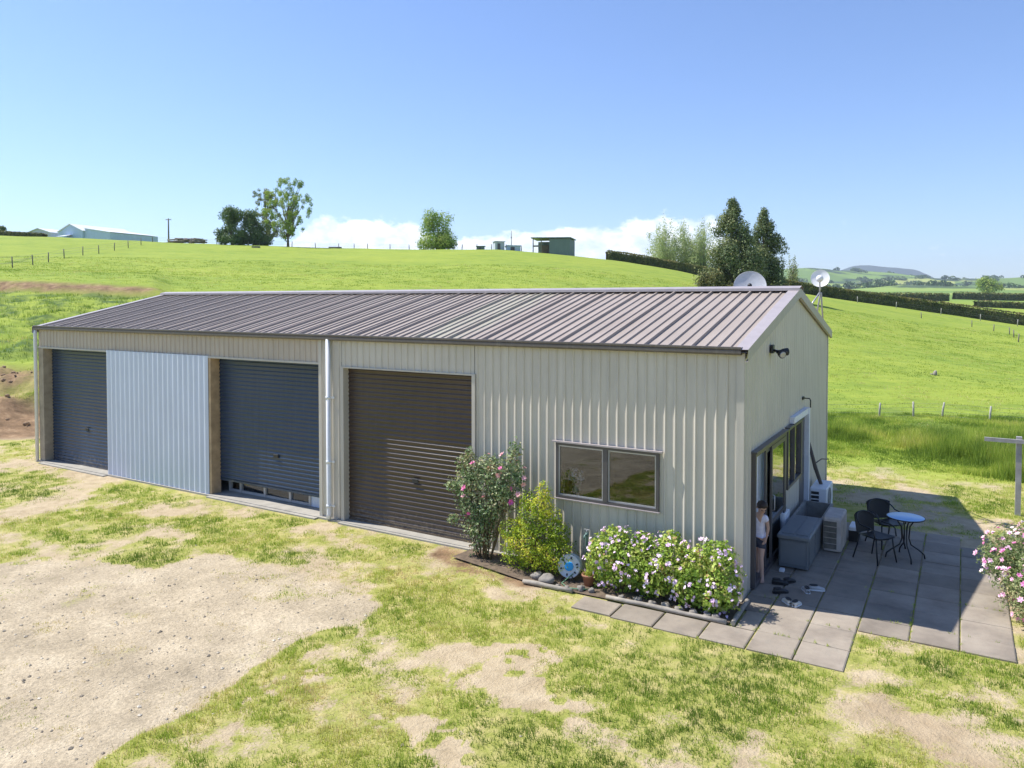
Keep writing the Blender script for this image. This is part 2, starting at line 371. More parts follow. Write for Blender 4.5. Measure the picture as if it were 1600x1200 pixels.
# ------------------------------------------------------------------ ground sheet
def build_ground():
    ang = np.concatenate([np.arange(-180, -46, 4.0), np.arange(-46, 42, .17), np.arange(42, 180, 4.0)])
    r = [1.2]
    while r[-1] < 8000:
        q = r[-1]; r.append(q*(1.0085 if q < 36 else 1.013 if q < 230 else 1.02 if q < 3500 else 1.05))
    r = np.array([0.02]+r); A, Rr = np.meshgrid(np.radians(ang)+YAW, r)
    x = CAM[0]+Rr*np.sin(A); y = CAM[1]+Rr*np.cos(A); z = height(x, y)
    c, g, b = yard(x, y); u, d = ud(x, y)
    front = d > 1
    inyard = 1-sstep(0, 2, np.maximum(y-9.6, -6-x)+(fbm(x*.7, y*.7, 12, 3)-.5)*2); inyard = inyard*np.where(y < 40, 1, 0)
    scarp = np.exp(-((d-(51.3+1.0*(fbm(x*.2, y*.2, 4, 3)-.5)))/.72)**2)*sstep(275, 225, u+40*(fbm(x*.3, y*.3, 5, 2)-.5))*front
    z = z-scarp*.1
    gouge = sstep(23.5, 25, d)*sstep(33, 30, d)*sstep(150, 100, u)*front*(x < -3.5)*np.clip(.42+1.8*(fbm(x*.5, y*.5, 44, 4)-.25), 0, 1)
    dirt = np.clip(np.maximum(scarp*1.3, gouge*1.3), 0, 1)
    seam = np.exp(-((d-(83+(u)*.16))/1.1)**2)*sstep(75, 30, u)*front*.9
    rough = sstep(32, 35, d)*sstep(51.5, 49.5, d)*sstep(330, 200, u)*front
    weeds = front*sstep(1220, 1290, u)*np.exp(-((d-26.5)/4.0)**2)
    cov = np.where(inyard > .5, c, 1.0)*(1-np.clip(gouge*1.3, 0, 1))
    nr, na = x.shape; i = np.arange((nr-1)*(na-1)); rr_, aa_ = i//(na-1), i % (na-1)
    v0 = rr_*na+aa_; Fc = np.stack([v0, v0+1, v0+na+1, v0+na], 1)
    w0 = np.arange(nr-1)*na; Fc = np.concatenate([Fc, np.stack([w0+na-1, w0, w0+na, w0+2*na-1], 1)])
    m, nt, bs = mat('ground_soil_and_grass'); co = coord(nt)
    mpn = node(nt, 'ShaderNodeMapping'); mpn.inputs['Scale'].default_value = (1, 1, .3); nt.links.new(co, mpn.inputs[0]); p = mpn.outputs[0]
    fine = noise(nt, 26, 5, .7, p); mid = noise(nt, 3.2, 6, .65, p); big = noise(nt, .35, 5, .6, p); vbig = noise(nt, .06, 4, .55, p); grit = noise(nt, 120, 3, .7, p)
    soil = ramp(nt, mid, [(.2, (.31, .235, .14)), (.45, (.49, .39, .25)), (.75, (.64, .53, .36))])
    soil = mixc(nt, math_(nt, 'MULTIPLY', grit, .45), soil, (.30, .24, .16))
    gr = ramp(nt, noise(nt, 1.1, 6, .7, p), [(.25, (.31, .255, .175)), (.5, (.49, .405, .28)), (.75, (.66, .56, .40))])
    grain = ramp(nt, fine, [(.35, .68), (.55, 1.0), (.72, 1.2)])
    gr = mixc(nt, .85, gr, grain, 'MULTIPLY')
    soil = mixc(nt, attr(nt, 'gravel'), soil, gr)
    brown = ramp(nt, noise(nt, 2.2, 6, .7, p), [(.3, (.13, .085, .05)), (.55, (.27, .175, .10)), (.75, (.42, .30, .18))])
    soil = mixc(nt, attr(nt, 'dirt'), soil, brown)
    under = ramp(nt, mid, [(.25, (.17, .20, .04)), (.45, (.31, .32, .08)), (.68, (.50, .42, .19))])
    fac = math_(nt, 'MULTIPLY', math_(nt, 'ADD', math_(nt, 'SUBTRACT', attr(nt, 'cover'), .42), math_(nt, 'MULTIPLY', math_(nt, 'SUBTRACT', fine, .5), .9)), 4, True)
    yardc = mixc(nt, fac, soil, under)
    # pasture
    mf = node(nt, 'ShaderNodeMapping'); mf.inputs['Rotation'].default_value = (0, 0, YAW); nt.links.new(co, mf.inputs[0])
    mf2 = node(nt, 'ShaderNodeMapping'); mf2.inputs['Scale'].default_value = (.45, 1, .5); nt.links.new(mf.outputs[0], mf2.inputs[0]); pf = mf2.outputs[0]
    f1 = noise(nt, .9, 7, .68, pf); f2 = noise(nt, .12, 5, .6, pf); f3 = noise(nt, 4.5, 4, .7, pf)
    past = ramp(nt, f1, [(.30, (.125, .185, .032)), (.44, (.20, .28, .04)), (.62, (.265, .33, .05)), (.78, (.35, .37, .085))])
    past = mixc(nt, ramp(nt, f3, [(.34, .55), (.46, 0.0)]), past, (.12, .175, .03))
    past = mixc(nt, ramp(nt, f2, [(.38, 0.0), (.66, .42)]), past, (.345, .385, .06))
    past = mixc(nt, math_(nt, 'MULTIPLY', attr(nt, 'rough'), ramp(nt, noise(nt, .55, 5, .65, p), [(.42, 0.0), (.58, 1.0)])), past, (.075, .125, .035))
    past = mixc(nt, attr(nt, 'dirt'), past, brown)
    # far country: paddocks and woods
    vo = node(nt, 'ShaderNodeTexVoronoi'); vo.inputs['Scale'].default_value = .0042; nt.links.new(co, vo.inputs['Vector'])
    pad = ramp(nt, vo.outputs['Color'], [(.2, (.13, .21, .05)), (.5, (.20, .30, .06)), (.8, (.30, .34, .09))])
    wood = math_(nt, 'MULTIPLY', math_(nt, 'SUBTRACT', noise(nt, .0045, 6, .6, co), .53), 24, True)
    fcol = mixc(nt, math_(nt, 'MULTIPLY', wood, attr(nt, 'hill')), pad, (.045, .075, .04))
    fcol = mixc(nt, attr(nt, 'mount'), fcol, (.03, .05, .045))
    past = mixc(nt, attr(nt, 'far'), past, fcol)
    nt.links.new(mixc(nt, attr(nt, 'pasture'), yardc, past), bs.inputs['Base Color'])
    bs.inputs['Roughness'].default_value = .95; bs.inputs['Specular IOR Level'].default_value = .15
    hgt = mixc(nt, attr(nt, 'pasture'), math_(nt, 'ADD', fine, math_(nt, 'MULTIPLY', mid, 2.0)), math_(nt, 'MULTIPLY', f1, 6))
    bn = node(nt, 'ShaderNodeBump'); bn.inputs['Strength'].default_value = .8; bn.inputs['Distance'].default_value = .035
    nt.links.new(hgt, bn.inputs['Height']); nt.links.new(bn.outputs['Normal'], bs.inputs['Normal'])
    o = fast('ground', np.stack([x, y, z], -1).reshape(-1, 3), Fc, m, smooth=True, attrs={
        'cover': cov.ravel(), 'gravel': (g*inyard).ravel(), 'dirt': np.clip(np.maximum(dirt, b*inyard), 0, 1).ravel(), 'pasture': (1-inyard).ravel()*1.0,
        'rough': np.clip(rough+weeds*.6+seam, 0, 1).ravel(), 'far': sstep(230, 420, d*front).ravel(), 'mount': sstep(4000, 4700, d).ravel(), 'hill': sstep(900, 1300, d).ravel()})
    tag(o, kind='structure')
build_ground()

# ------------------------------------------------------------------ grass blades
M_GRASS = leafmat('grass_blade', [(0, (.13, .21, .03)), (.35, (.30, .42, .055)), (.6, (.46, .52, .09)), (.8, (.60, .55, .18)), (1, (.74, .60, .33))], .4, .6)
def blades(P, h, wd, tint, lean=.55):
    n = len(P); a = RNG.random(n)*2*PI; b = RNG.random(n)*2*PI; le = RNG.random(n)*lean
    dx = np.stack([np.cos(a), np.sin(a), np.zeros(n)], 1)*wd[:, None]*.5
    ld = np.stack([np.cos(b), np.sin(b), np.zeros(n)], 1)*(le*h)[:, None]
    t = P+ld; t[:, 2] += h*np.sqrt(np.maximum(1-le*le, .1))
    V = np.stack([P-dx, P+dx, t], 1).reshape(-1, 3); i = np.arange(n)*3
    return V, np.stack([i, i+1, i+2], 1), np.repeat(tint, 3)
def blocked(x, y):
    return ((x > -.25) & (x < 19.45) & (y > -.32) & (y < 8.1)) | ((x > 17.0) & (x < 20.82) & (y > -1.56) & (y < 0.2)) | ((x > 19.1) & (x < 22.62) & (y > -.25) & (y < 5.2)) | ((x > 16.2) & (x < 19.3) & (y > -1.0) & (y < 0)) | ((x > 19.2) & (x < 20.4) & (y > 4.9) & (y < 6.6))
def samp(n, d0, d1, p, u0=-260, u1=1860):
    """points at depth d0..d1 with density ~ d^-p per square metre"""
    q = RNG.random(n); k = 2-p
    d = (d0**k+q*(d1**k-d0**k))**(1/k) if abs(k) > 1e-6 else d0*(d1/d0)**q
    u = u0+RNG.random(n)*(u1-u0); s = (u-800)/F*d
    return CAM[0]+d*math.sin(YAW)+s*math.cos(YAW), CAM[1]+d*math.cos(YAW)-s*math.sin(YAW), u, d
def grass(name, label, x, y, k, h, wd, spread, tint, loc=None):
    X = np.repeat(x, k)+RNG.normal(size=len(x)*k)*np.repeat(spread, k); Y = np.repeat(y, k)+RNG.normal(size=len(x)*k)*np.repeat(spread, k)
    if name == 'lawn_grass': ok = ~blocked(X, Y)
    else: ok = np.ones(len(X), bool)
    hh = (np.repeat(h, k)*(.5+.7*RNG.random(len(X))))[ok]; ww = np.repeat(wd, k)[ok]; tt = np.clip(np.repeat(tint, k)+RNG.normal(size=len(X))*.09, 0, 1)[ok]
    X = X[ok]; Y = Y[ok]
    V, Fc, T = blades(np.stack([X, Y, height(X, Y)-.006], 1), hh, ww, tt)
    o = fast(name, V, Fc, M_GRASS, tint=T); tag(o, label, 'grass', kind='stuff'); return o
x, y, u, d = samp(150000, 5.6, 31, 1.35)
c, g, b = yard(x, y); n2 = fbm(x*2.3, y*2.3, 91, 4)
keep = (~blocked(x, y)) & (y < 12) & (x > -8) & ~((x < -3.6) & (fbm(x*.5, y*.5, 44, 4) > .33) & (y > -2)) & (RNG.random(len(x)) < np.clip((c-.16+(n2-.5)*1.3)*1.2, .014, 1)**1.5)
x, y, d, c, n2 = x[keep], y[keep], d[keep], c[keep], n2[keep]
tn = fbm(x*.55, y*.55, 14, 4)
tint = np.clip(.60+(tn-.5)*1.9+(.5-c)*.5+(RNG.random(len(x)) < .13)*.32-(n2 > .63)*.25, 0, 1)
hh = .024+.05*np.clip(c-.2, 0, 1)*(.5+n2)
grass('lawn_grass', 'patchy yellow green grass growing over the gravel yard in front of the shed', x, y, 7, hh, .006+.00045*d, .014+.0016*d, tint)
# pasture tussocks behind and beside the shed
x, y, u, d = samp(60000, 20, 95, 1.25)
keep = ((y > 10.5) | (x < -6)) & (RNG.random(len(x)) < np.where(fbm(x*.7, y*.7, 33, 4) > .5, .9, .3))
x, y, d, u = x[keep], y[keep], d[keep], u[keep]
tn = fbm(x*.4, y*.4, 54, 4)
roughz = sstep(31, 34, d)*sstep(51.5, 50, d)*sstep(330, 200, u)
nodirt = ~((d > 50.2) & (d < 52.8) & (u < 250)) & ~((d < 33) & (u < 160) & (fbm(x*.5, y*.5, 44, 4) > .30))
ns = nodirt; x, y, d, u, tn, roughz = x[ns], y[ns], d[ns], u[ns], tn[ns], roughz[ns]
tint = np.clip(.42+(tn-.5)*1.2+(RNG.random(len(tn)) < .12)*.3-roughz*.22*(fbm(x*.5, y*.5, 71, 3) > .5), 0, 1)
grass('pasture_grass', 'bright green pasture grass covering the hill behind the shed', x, y, 6, .05+.0007*d+roughz*.12, .010+.00045*d, .03+.002*d, tint)
# rank grass along the paddock fence
x, y, u, d = samp(34000, 17.6, 30, 0.2, 1240, 1760)
near_ = 21.4-(u-1300)*.0105+(fbm(x*.8, y*.8, 61, 3)-.5)*1.8; far_ = 28.5; t = (d-near_)/(far_-near_)
keep = (t > 0) & (t < 1) & (RNG.random(len(x)) < .25+1.2*fbm(x*.9, y*.9, 66, 4)*(1-.6*t)); x, y, u, d, t = x[keep], y[keep], u[keep], d[keep], t[keep]
tn = fbm(x*.55, y*.55, 62, 4); hg = (.10+.50*sstep(.36, .68, fbm(x*.6, y*.6, 63, 4)))*(1-.72*sstep(.25, .8, t))*(.55+.45*sstep(0, .12, t))
grass('rank_grass', 'long rank green grass growing along the paddock fence behind the shed', x, y, 7, hg, np.full(len(x), .014), np.full(len(x), .07), np.clip(.24+(fbm(x*1.3, y*1.3, 64, 3)-.5)*1.5+(tn-.5)*.5+(RNG.random(len(x)) < .25)*.28, 0, .66))
px_ = np.concatenate([RNG.choice([19.62, 20.19, 20.78, 21.4, 21.97, 17.74, 18.37, 19.0], 260), 17.1+5.4*RNG.random(260)]); py_ = np.concatenate([-1.5+6.5*RNG.random(260), RNG.choice([-1.56, -.93, -.27, .29, 1.49, 3.3, 5.16], 260)])
ok = ~((px_ < 19.2) & (py_ > -1.0)) & ~((px_ > 20.8) & (py_ < -.3)) & (fbm(px_*1.3, py_*1.3, 19, 3) > .48); px_ = px_[ok]; py_ = py_[ok]; nq = len(px_)
pv = np.stack([px_, py_, np.zeros(nq)], 1).repeat(6, 0)+RNG.normal(size=(nq*6, 3))*np.array([.012, .012, 0]); V, Fc, T = blades(pv, .02+.035*RNG.random(nq*6), np.full(nq*6, .007), .2+.5*RNG.random(nq*6), .8)
tag(fast('joint_weeds', V, Fc, M_GRASS, tint=T), 'small grass and weeds sprouting in the joints of the paving', 'weeds', kind='stuff')
# loose stones of the bare yard
x, y, u, d = samp(9000, 5.8, 26, 1.4, -250, 900)
c, g, b = yard(x, y); keep = (RNG.random(len(x)) < g*.8+.03) & ~blocked(x, y); x, y, d = x[keep], y[keep], d[keep]; n = len(x)
ic = np.array([(1,0,0),(0,1,0),(-1,0,0),(0,-1,0),(0,0,1),(0,0,-1)], float); fi = np.array([(0,1,4),(1,2,4),(2,3,4),(3,0,4),(1,0,5),(2,1,5),(3,2,5),(0,3,5)])
sz = (.006+.016*RNG.random(n)**4)*(1+d*.025); V = ic[None]*(.7+.6*RNG.random((n, 6, 1)))*sz[:, None, None]*np.array([1, 1, .6]); an = RNG.random(n)*PI
ca_, sa_ = np.cos(an)[:, None], np.sin(an)[:, None]; V = np.stack([V[..., 0]*ca_-V[..., 1]*sa_, V[..., 0]*sa_+V[..., 1]*ca_, V[..., 2]], -1)
V += np.stack([x, y, height(x, y)+sz*.25], -1)[:, None]
ms, nts, bs_ = mat('stone_chip'); nts.links.new(ramp(nts, attr(nts, 'tint'), [(0, (.20, .165, .125)), (.5, (.42, .36, .27)), (1, (.66, .59, .47))]), bs_.inputs['Base Color']); bs_.inputs['Roughness'].default_value = .9
tag(fast('gravel', V.reshape(-1, 3), (fi[None]+np.arange(n)[:, None, None]*6).reshape(-1, 3), ms, tint=np.repeat(RNG.random(n), 6)), 'loose stone chips scattered over the bare gravel yard', 'gravel', kind='stuff')

# ------------------------------------------------------------------ materials of the shed
def streaked(name, c, rough=.45, metal=0.0, streak=.12, spec=.4, grime=None, splash=False):
    """painted steel with faint vertical streaks and weathering"""
    m, nt, b = mat(name); co = coord(nt)
    a = node(nt, 'ShaderNodeMapping'); a.inputs['Scale'].default_value = (6, 6, .35); nt.links.new(co, a.inputs[0])
    n = noise(nt, 2.2, 5, .65, a.outputs[0]); n2 = noise(nt, 1.1, 4, .6, co)
    f = math_(nt, 'ADD', math_(nt, 'MULTIPLY', n, .6), math_(nt, 'MULTIPLY', n2, .4))
    lo = tuple(q*(1-streak) for q in c); hi = tuple(min(1, q*(1+streak)) for q in c)
    col_ = ramp(nt, f, [(.32, lo), (.66, hi)])
    if grime:
        g = math_(nt, 'MULTIPLY', math_(nt, 'SUBTRACT', noise(nt, 5, 6, .75, a.outputs[0]), .56), 5, True)
        col_ = mixc(nt, math_(nt, 'MULTIPLY', g, .5), col_, grime)
    if splash:
        sp = node(nt, 'ShaderNodeSeparateXYZ'); nt.links.new(co, sp.inputs[0])
        zz = math_(nt, 'SUBTRACT', .42, sp.outputs[2]); k = math_(nt, 'MULTIPLY', math_(nt, 'ADD', zz, math_(nt, 'MULTIPLY', math_(nt, 'SUBTRACT', noise(nt, 9, 6, .7, co), .62), 1.3)), 2.2, True)
        col_ = mixc(nt, math_(nt, 'MULTIPLY', k, .55), col_, (.27, .21, .14))
    nt.links.new(col_, b.inputs['Base Color']); b.inputs['Roughness'].default_value = rough; b.inputs['Metallic'].default_value = metal
    b.inputs['Specular IOR Level'].default_value = spec
    return m
M_WALL = streaked('beige_wall_steel', (.53, .49, .425), .5, grime=(.44, .405, .34), splash=True)
M_BULK = streaked('tan_bulkhead_steel', (.47, .405, .335), .55, grime=(.36, .31, .25))
M_BEIGE = streaked('beige_flashing', (.49, .455, .40), .5)
M_TIMBER = simple('aged_timber', (.42, .30, .18), .8, var=.25, scale=4, bmp=.3)
M_POST = simple('faded_beige_timber', (.37, .31, .23), .8, var=.2, scale=5, bmp=.3)
M_GALV = streaked('galvanised_sheet', (.56, .62, .76), .4, .15, .06)
M_DOORB = streaked('blue_grey_door_steel', (.024, .045, .085), .27, grime=(.045, .065, .10), spec=.5, splash=True)
M_DOORN = streaked('brown_grey_door_steel', (.062, .044, .035), .24, spec=.5, splash=True)
M_FRAME = simple('dark_window_frame', (.085, .078, .082), .4, var=.08)
M_FRAMEL = simple('pale_frame_metal', (.42, .42, .44), .35, metal=.3, var=.06)
M_BLACK = simple('black_plastic', (.02, .02, .022), .5)
M_WHITE = simple('white_paint', (.74, .76, .79), .5, var=.06)
M_PVC = simple('white_pvc', (.70, .72, .75), .4, var=.06)
M_CONC = simple('concrete', (.33, .31, .27), .85, var=.16, scale=3, bmp=.3)
M_DARKIN = simple('dark_room_lining', (.045, .043, .04), .8)
M_FLOORIN = simple('room_floor', (.13, .12, .11), .7)
def roof_mat():
    m, nt, b = mat('brown_roof_steel'); co = coord(nt)
    a = node(nt, 'ShaderNodeMapping'); a.inputs['Scale'].default_value = (5, .35, .35); nt.links.new(co, a.inputs[0])
    n = noise(nt, 1.8, 5, .65, a.outputs[0]); n2 = noise(nt, .9, 5, .6, co)
    c = ramp(nt, math_(nt, 'ADD', math_(nt, 'MULTIPLY', n, .55), math_(nt, 'MULTIPLY', n2, .45)), [(.32, (.30, .252, .215)), (.66, (.375, .32, .275))])
    sp = node(nt, 'ShaderNodeSeparateXYZ'); nt.links.new(co, sp.inputs[0])
    x0 = math_(nt, 'SUBTRACT', 1.0, math_(nt, 'MULTIPLY', math_(nt, 'ABSOLUTE', math_(nt, 'SUBTRACT', sp.outputs[0], 13.55)), 1.35), True)
    li = math_(nt, 'MULTIPLY', math_(nt, 'MULTIPLY', math_(nt, 'SUBTRACT', noise(nt, 4, 6, .7, a.outputs[0]), .38), 5, True), math_(nt, 'MULTIPLY', x0, 2.5, True))
    c = mixc(nt, math_(nt, 'MULTIPLY', li, .5), c, (.40, .42, .30))
    dots = math_(nt, 'GREATER_THAN', noise(nt, 14, 2, .5, co), .80)
    c = mixc(nt, math_(nt, 'MULTIPLY', dots, .5), c, (.6, .6, .56))
    nt.links.new(c, b.inputs['Base Color']); b.inputs['Roughness'].default_value = .5; b.inputs['Specular IOR Level'].default_value = .3
    return m
M_ROOF = roof_mat()
M_GUT = streaked('brown_gutter_steel', (.125, .108, .10), .4, grime=(.30, .28, .24))
M_BARGE = simple('barge_steel', (.36, .32, .32), .42, var=.08)
def glass_mat(name='window_glass', tint=(.75, .8, .8), refl=1.7):
    m, nt, b = mat(name); nt.nodes.remove(b)
    t = node(nt, 'ShaderNodeBsdfTransparent'); t.inputs[0].default_value = (*tint, 1)
    g = node(nt, 'ShaderNodeBsdfGlossy'); g.inputs['Roughness'].default_value = .012; g.inputs[0].default_value = (.95, .97, 1, 1)
    fr = node(nt, 'ShaderNodeFresnel'); fr.inputs[0].default_value = 1.52
    mx = node(nt, 'ShaderNodeMixShader'); nt.links.new(math_(nt, 'MULTIPLY', fr.outputs[0], refl, True), mx.inputs[0])
    nt.links.new(t.outputs[0], mx.inputs[1]); nt.links.new(g.outputs[0], mx.inputs[2])
    nt.links.new(mx.outputs[0], nt.nodes['Material Output'].inputs['Surface']); return m
M_GLASS = glass_mat()
L, D, HW = 19.2, 7.93, 3.68; RZ = 4.60; SL = (RZ-HW)/(D/2)

def rib_profile(s0, s1, pitch, ph, kind='rib', phase=0.0):
    """(s, out) polyline between s0 and s1"""
    pts = []
    if kind == 'rib': shp = [(0, 0), (.023, ph), (.035, ph), (.050, 0)]
    elif kind == 'wave': shp = [(pitch*k/10, ph*.5*(1-math.cos(2*PI*k/10))) for k in range(10)]
    k = math.floor((s0-phase)/pitch)-1
    while phase+k*pitch < s1+pitch:
        for a, b in shp: pts.append((phase+k*pitch+a, b))
        k += 1
    out = [(s, o) for s, o in pts if s0 < s < s1]
    def val(s):
        for (a, b), (c, d) in zip(pts[:-1], pts[1:]):
            if a <= s <= c: return b+(d-b)*(s-a)/max(c-a, 1e-9)
        return 0
    return [(s0, val(s0))]+out+[(s1, val(s1))]
def sheet(mb, s0, s1, lo, hi, fn, pitch=.1583, ph=.019, kind='rib', phase=0.0):
    """vertical ribbed sheet; fn(s, out, z) -> world point; lo/hi numbers or functions of s"""
    pr = rib_profile(s0, s1, pitch, ph, kind, phase); vs = []; fs = []
    for s, o in pr:
        a = lo(s) if callable(lo) else lo; b = hi(s) if callable(hi) else hi
        vs += [fn(s, o, a), fn(s, o, b)]
    for i in range(len(pr)-1): fs.append((2*i, 2*i+2, 2*i+3, 2*i+1))
    mb.add(vs, fs)
FR = lambda s, o, z: (s, -o, z)
SD = lambda s, o, z: (L+o*.8, s, z)
BK = lambda s, o, z: (s, D+o, z)
LF = lambda s, o, z: (-o, s, z)
gz = lambda s: HW-.02+SL*(s if s < D/2 else D-s)
shed = empty('farm_shed', (L/2, D/2, 0), 'long beige ribbed steel shed with a brown gable roof and three roller doors', 'shed')
mb = MB(); ph0 = 14.655-.1583*100
kw = dict(phase=ph0)
sheet(mb, .02, 10.66, 3.17, HW, FR, **kw)                     # bulkhead over the open bays
mb.build('bulkhead', M_BULK, shed); mb = MB()
sheet(mb, 10.68, 11.26, 0.02, HW, FR, **kw); sheet(mb, 11.27, 14.46, 3.11, HW, FR, **kw)
sheet(mb, 14.47, 16.14, 0.02, HW, FR, **kw); sheet(mb, 16.14, 17.91, .02, 1.16, FR, **kw); sheet(mb, 16.14, 17.91, 2.05, HW, FR, **kw)
sheet(mb, 17.91, 19.1, .02, HW, FR, **kw)
mb.build('front_wall', M_WALL, shed)
mb = MB(); kw = dict(phase=.02, pitch=.19, ph=.012)
sheet(mb, .1, .50, .02, gz, SD, **kw); sheet(mb, .50, 2.83, 2.11, gz, SD, **kw); sheet(mb, 2.83, 3.08, .02, gz, SD, **kw)
sheet(mb, 3.08, 4.42, 2.13, gz, SD, **kw); sheet(mb, 3.08, 4.42, .02, .98, SD, **kw); sheet(mb, 4.42, 4.95, 2.14, gz, SD, **kw); sheet(mb, 4.95, D-.08, .02, gz, SD, **kw)
mb.build('side_wall', M_WALL, shed)
mb = MB(); sheet(mb, 0, L, .02, HW, BK, **kw); sheet(mb, 0, D, .02, gz, LF, **kw); mb.build('rear_wall', M_WALL, shed)
# corner flashings
mb = MB(); mb.box((L-.10, -.034, .02), (L+.014, -.028, HW-.02)); mb.box((L+.014, -.028, .02), (L+.02, .095, HW-.02)); mb.build('corner_flashing', M_BEIGE, shed)
mb = MB(); mb.box((L-.09, D+.02, .02), (L+.02, D+.026, HW)); mb.box((L+.013, D-.08, .02), (L+.019, D+.018, HW)); mb.build('corner_flashing', M_BEIGE, shed)
mb = MB(); mb.box((11.26, -.036, .02), (11.34, .17, 3.12)); mb.box((14.42, -.036, .02), (14.49, .17, 3.12)); mb.box((11.341, -.036, 3.09), (14.419, .17, 3.12)); mb.build('door_flashing', M_BEIGE, shed)
mb = MB(); mb.box((10.66, -.032, .02), (10.74, .27, HW-.02)); mb.box((.0, -.031, 3.13), (10.655, .30, 3.172)); mb.build('bay_flashing', M_BEIGE, shed)
# slab, floor, lining
mb = MB(); mb.box((-.02, -.10, -.25), (L+.01, D+.02, 0.018)); mb.box((.3, -.22, -.25), (3.32, -.101, .004)); mb.box((7.3, -.2, -.25), (10.68, -.101, .006)); mb.box((11.3, -.17, -.25), (14.5, -.101, .008))
mb.build('slab', M_CONC, shed)
mb = MB(); mb.box((11.0, .35, .02), (11.06, D-.05, 3.5)); mb.box((11.06, .3, 2.75), (L-.12, D-.06, 2.8)); mb.box((14.8, 5.4, .02), (L-.1, 5.46, 2.74)); mb.box((14.8, .3, .02), (14.86, 5.39, 2.74)); mb.box((.3, .95, .02), (10.98, 1.0, 3.1))
mb.build('inner_wall', M_DARKIN, shed)
mb = MB(); mb.box((11.07, .3, .022), (L-.06, D-.08, .03)); mb.build('floor', M_FLOORIN, shed)
# timber posts
mb = MB(); mb.box((.03, -.03, -.02), (.27, .22, 3.125)); mb.build('post', M_POST, shed)
mb = MB(); mb.box((7.215, -.03, -.02), (7.29, .22, 3.125)); mb.build('post', M_TIMBER, shed)
mb = MB(); mb.box((10.745, .10, .02), (10.80, .34, 3.12)); mb.build('post', M_TIMBER, shed)
# galvanised sheet
mb = MB(); sheet(mb, 3.30, 7.21, -.05, 3.18, lambda s, o, z: (s, -.035-o, z), pitch=.19, ph=.034, kind='wave'); mb.build('corrugated_panel', M_GALV, shed, )
# roller doors
def roller(x0, x1, y, z0, z1, m, lock=True):
    mb = MB(); P = .0885; n = int((z1-z0)/P*12); vs = []; fs = []
    xs = [x0, (x0+x1)/2, x1]
    for i in range(n+1):
        z = z0+(z1-z0)*i/n; t = (z/P) % 1
        # curtain slat: broad shallow convex face and a narrow step
        o = .017*math.sin(PI/2*t/.55) if t < .55 else (.017*(1-(t-.55)/.16) if t < .71 else -.003*math.sin(PI*(t-.71)/.29))
        for x in xs: vs.append((x, y-o, z))
    for i in range(n):
        for k in range(2): fs.append((i*3+k, i*3+k+1, i*3+k+4, i*3+k+3))
    mb.add(vs, fs, True); d = mb.build('roller_door', m, shed)
    mb = MB(); mb.box((x0+.01, y-.022, z0-.045), (x1-.01, y+.02, z0-.003)); mb.build('bottom_rail', m, d)
    if lock:
        xm = x0+(x1-x0)*.55; mb = MB(); mb.bbox((xm-.075, y-.035, z0+.66+(.25 if z0 < .2 else 0)), (xm+.075, y-.014, z0+.735+(.25 if z0 < .2 else 0)), .008); mb.build('handle', M_BLACK, d)
    return d
roller(.30, 3.32, .20, .06, 3.14, M_DOORB); roller(7.31, 10.66, .205, .36, 3.14, M_DOORB); roller(11.34, 14.42, .125, .06, 3.10, M_DOORN)
# glazed joinery behind the raised door
mb = MB(); mb.box((7.35, .40, .02), (10.0, .46, .075)); mb.box((7.35, .40, .6), (10.0, .46, .66))
for x in (7.38, 7.75, 8.55, 9.35, 9.95): mb.box((x-.03, .385, .02), (x+.03, .465, .6))
fr = mb.build('glazed_screen', M_FRAMEL, shed)
mb = MB(); mb.box((7.36, .425, .076), (9.94, .43, .6)); mb.build('pane', M_GLASS, fr)
mb = MB(); sheet(mb, 9.99, 10.66, .02, .9, lambda s, o, z: (s, .40-o, z), pitch=.08, ph=.012, kind='wave'); mb.build('inner_panel', M_GALV, shed)
# roof
def roof_part(mb, sgn):
    e = .11; x0, x1 = -.06, L+.06; pts = []; k = 0; x = x1-.30
    xs = []
    while x > x0+.03:
        xs.append((x, k)); x -= .1905; k += 1
    prof = [(x1, 0)]
    for x, k in xs:
        hgt = .045 if k % 4 == 3 else (.030 if k % 4 == 1 else .023); prof += [(x+.022, 0), (x+.013, hgt), (x-.013, hgt), (x-.022, 0)]
    prof.append((x0, 0)); vs = []; fs = []; nl = math.cos(math.atan(SL)); ns = math.sin(math.atan(SL))
    for x, o in prof:
        for y in (-e, D/2):
            yy_ = y if sgn < 0 else D-y
            z = HW+.02+SL*max(y, -e)+o*nl; vs.append((x, yy_-(o*ns if sgn < 0 else -o*ns), z))
    for i in range(len(prof)-1):
        q = (2*i, 2*i+1, 2*i+3, 2*i+2); fs.append(q if sgn > 0 else q[::-1])
    mb.add(vs, fs)
mb = MB(); roof_part(mb, -1); roof_part(mb, 1); roof = mb.build('roof', M_ROOF, shed)
mb = MB(); zr = HW+.02+SL*D/2
for s_ in (-1, 1):
    mb.add([(-.1, D/2, zr+.095), (L+.1, D/2, zr+.095), (L+.1, D/2+s_*.20, zr+.052), (-.1, D/2+s_*.20, zr+.052), (-.1, D/2+s_*.205, zr+.0), (L+.1, D/2+s_*.205, zr+.0)], [(0, 1, 2, 3), (3, 2, 5, 4)])
mb.build('ridge_cap', M_BARGE, shed)
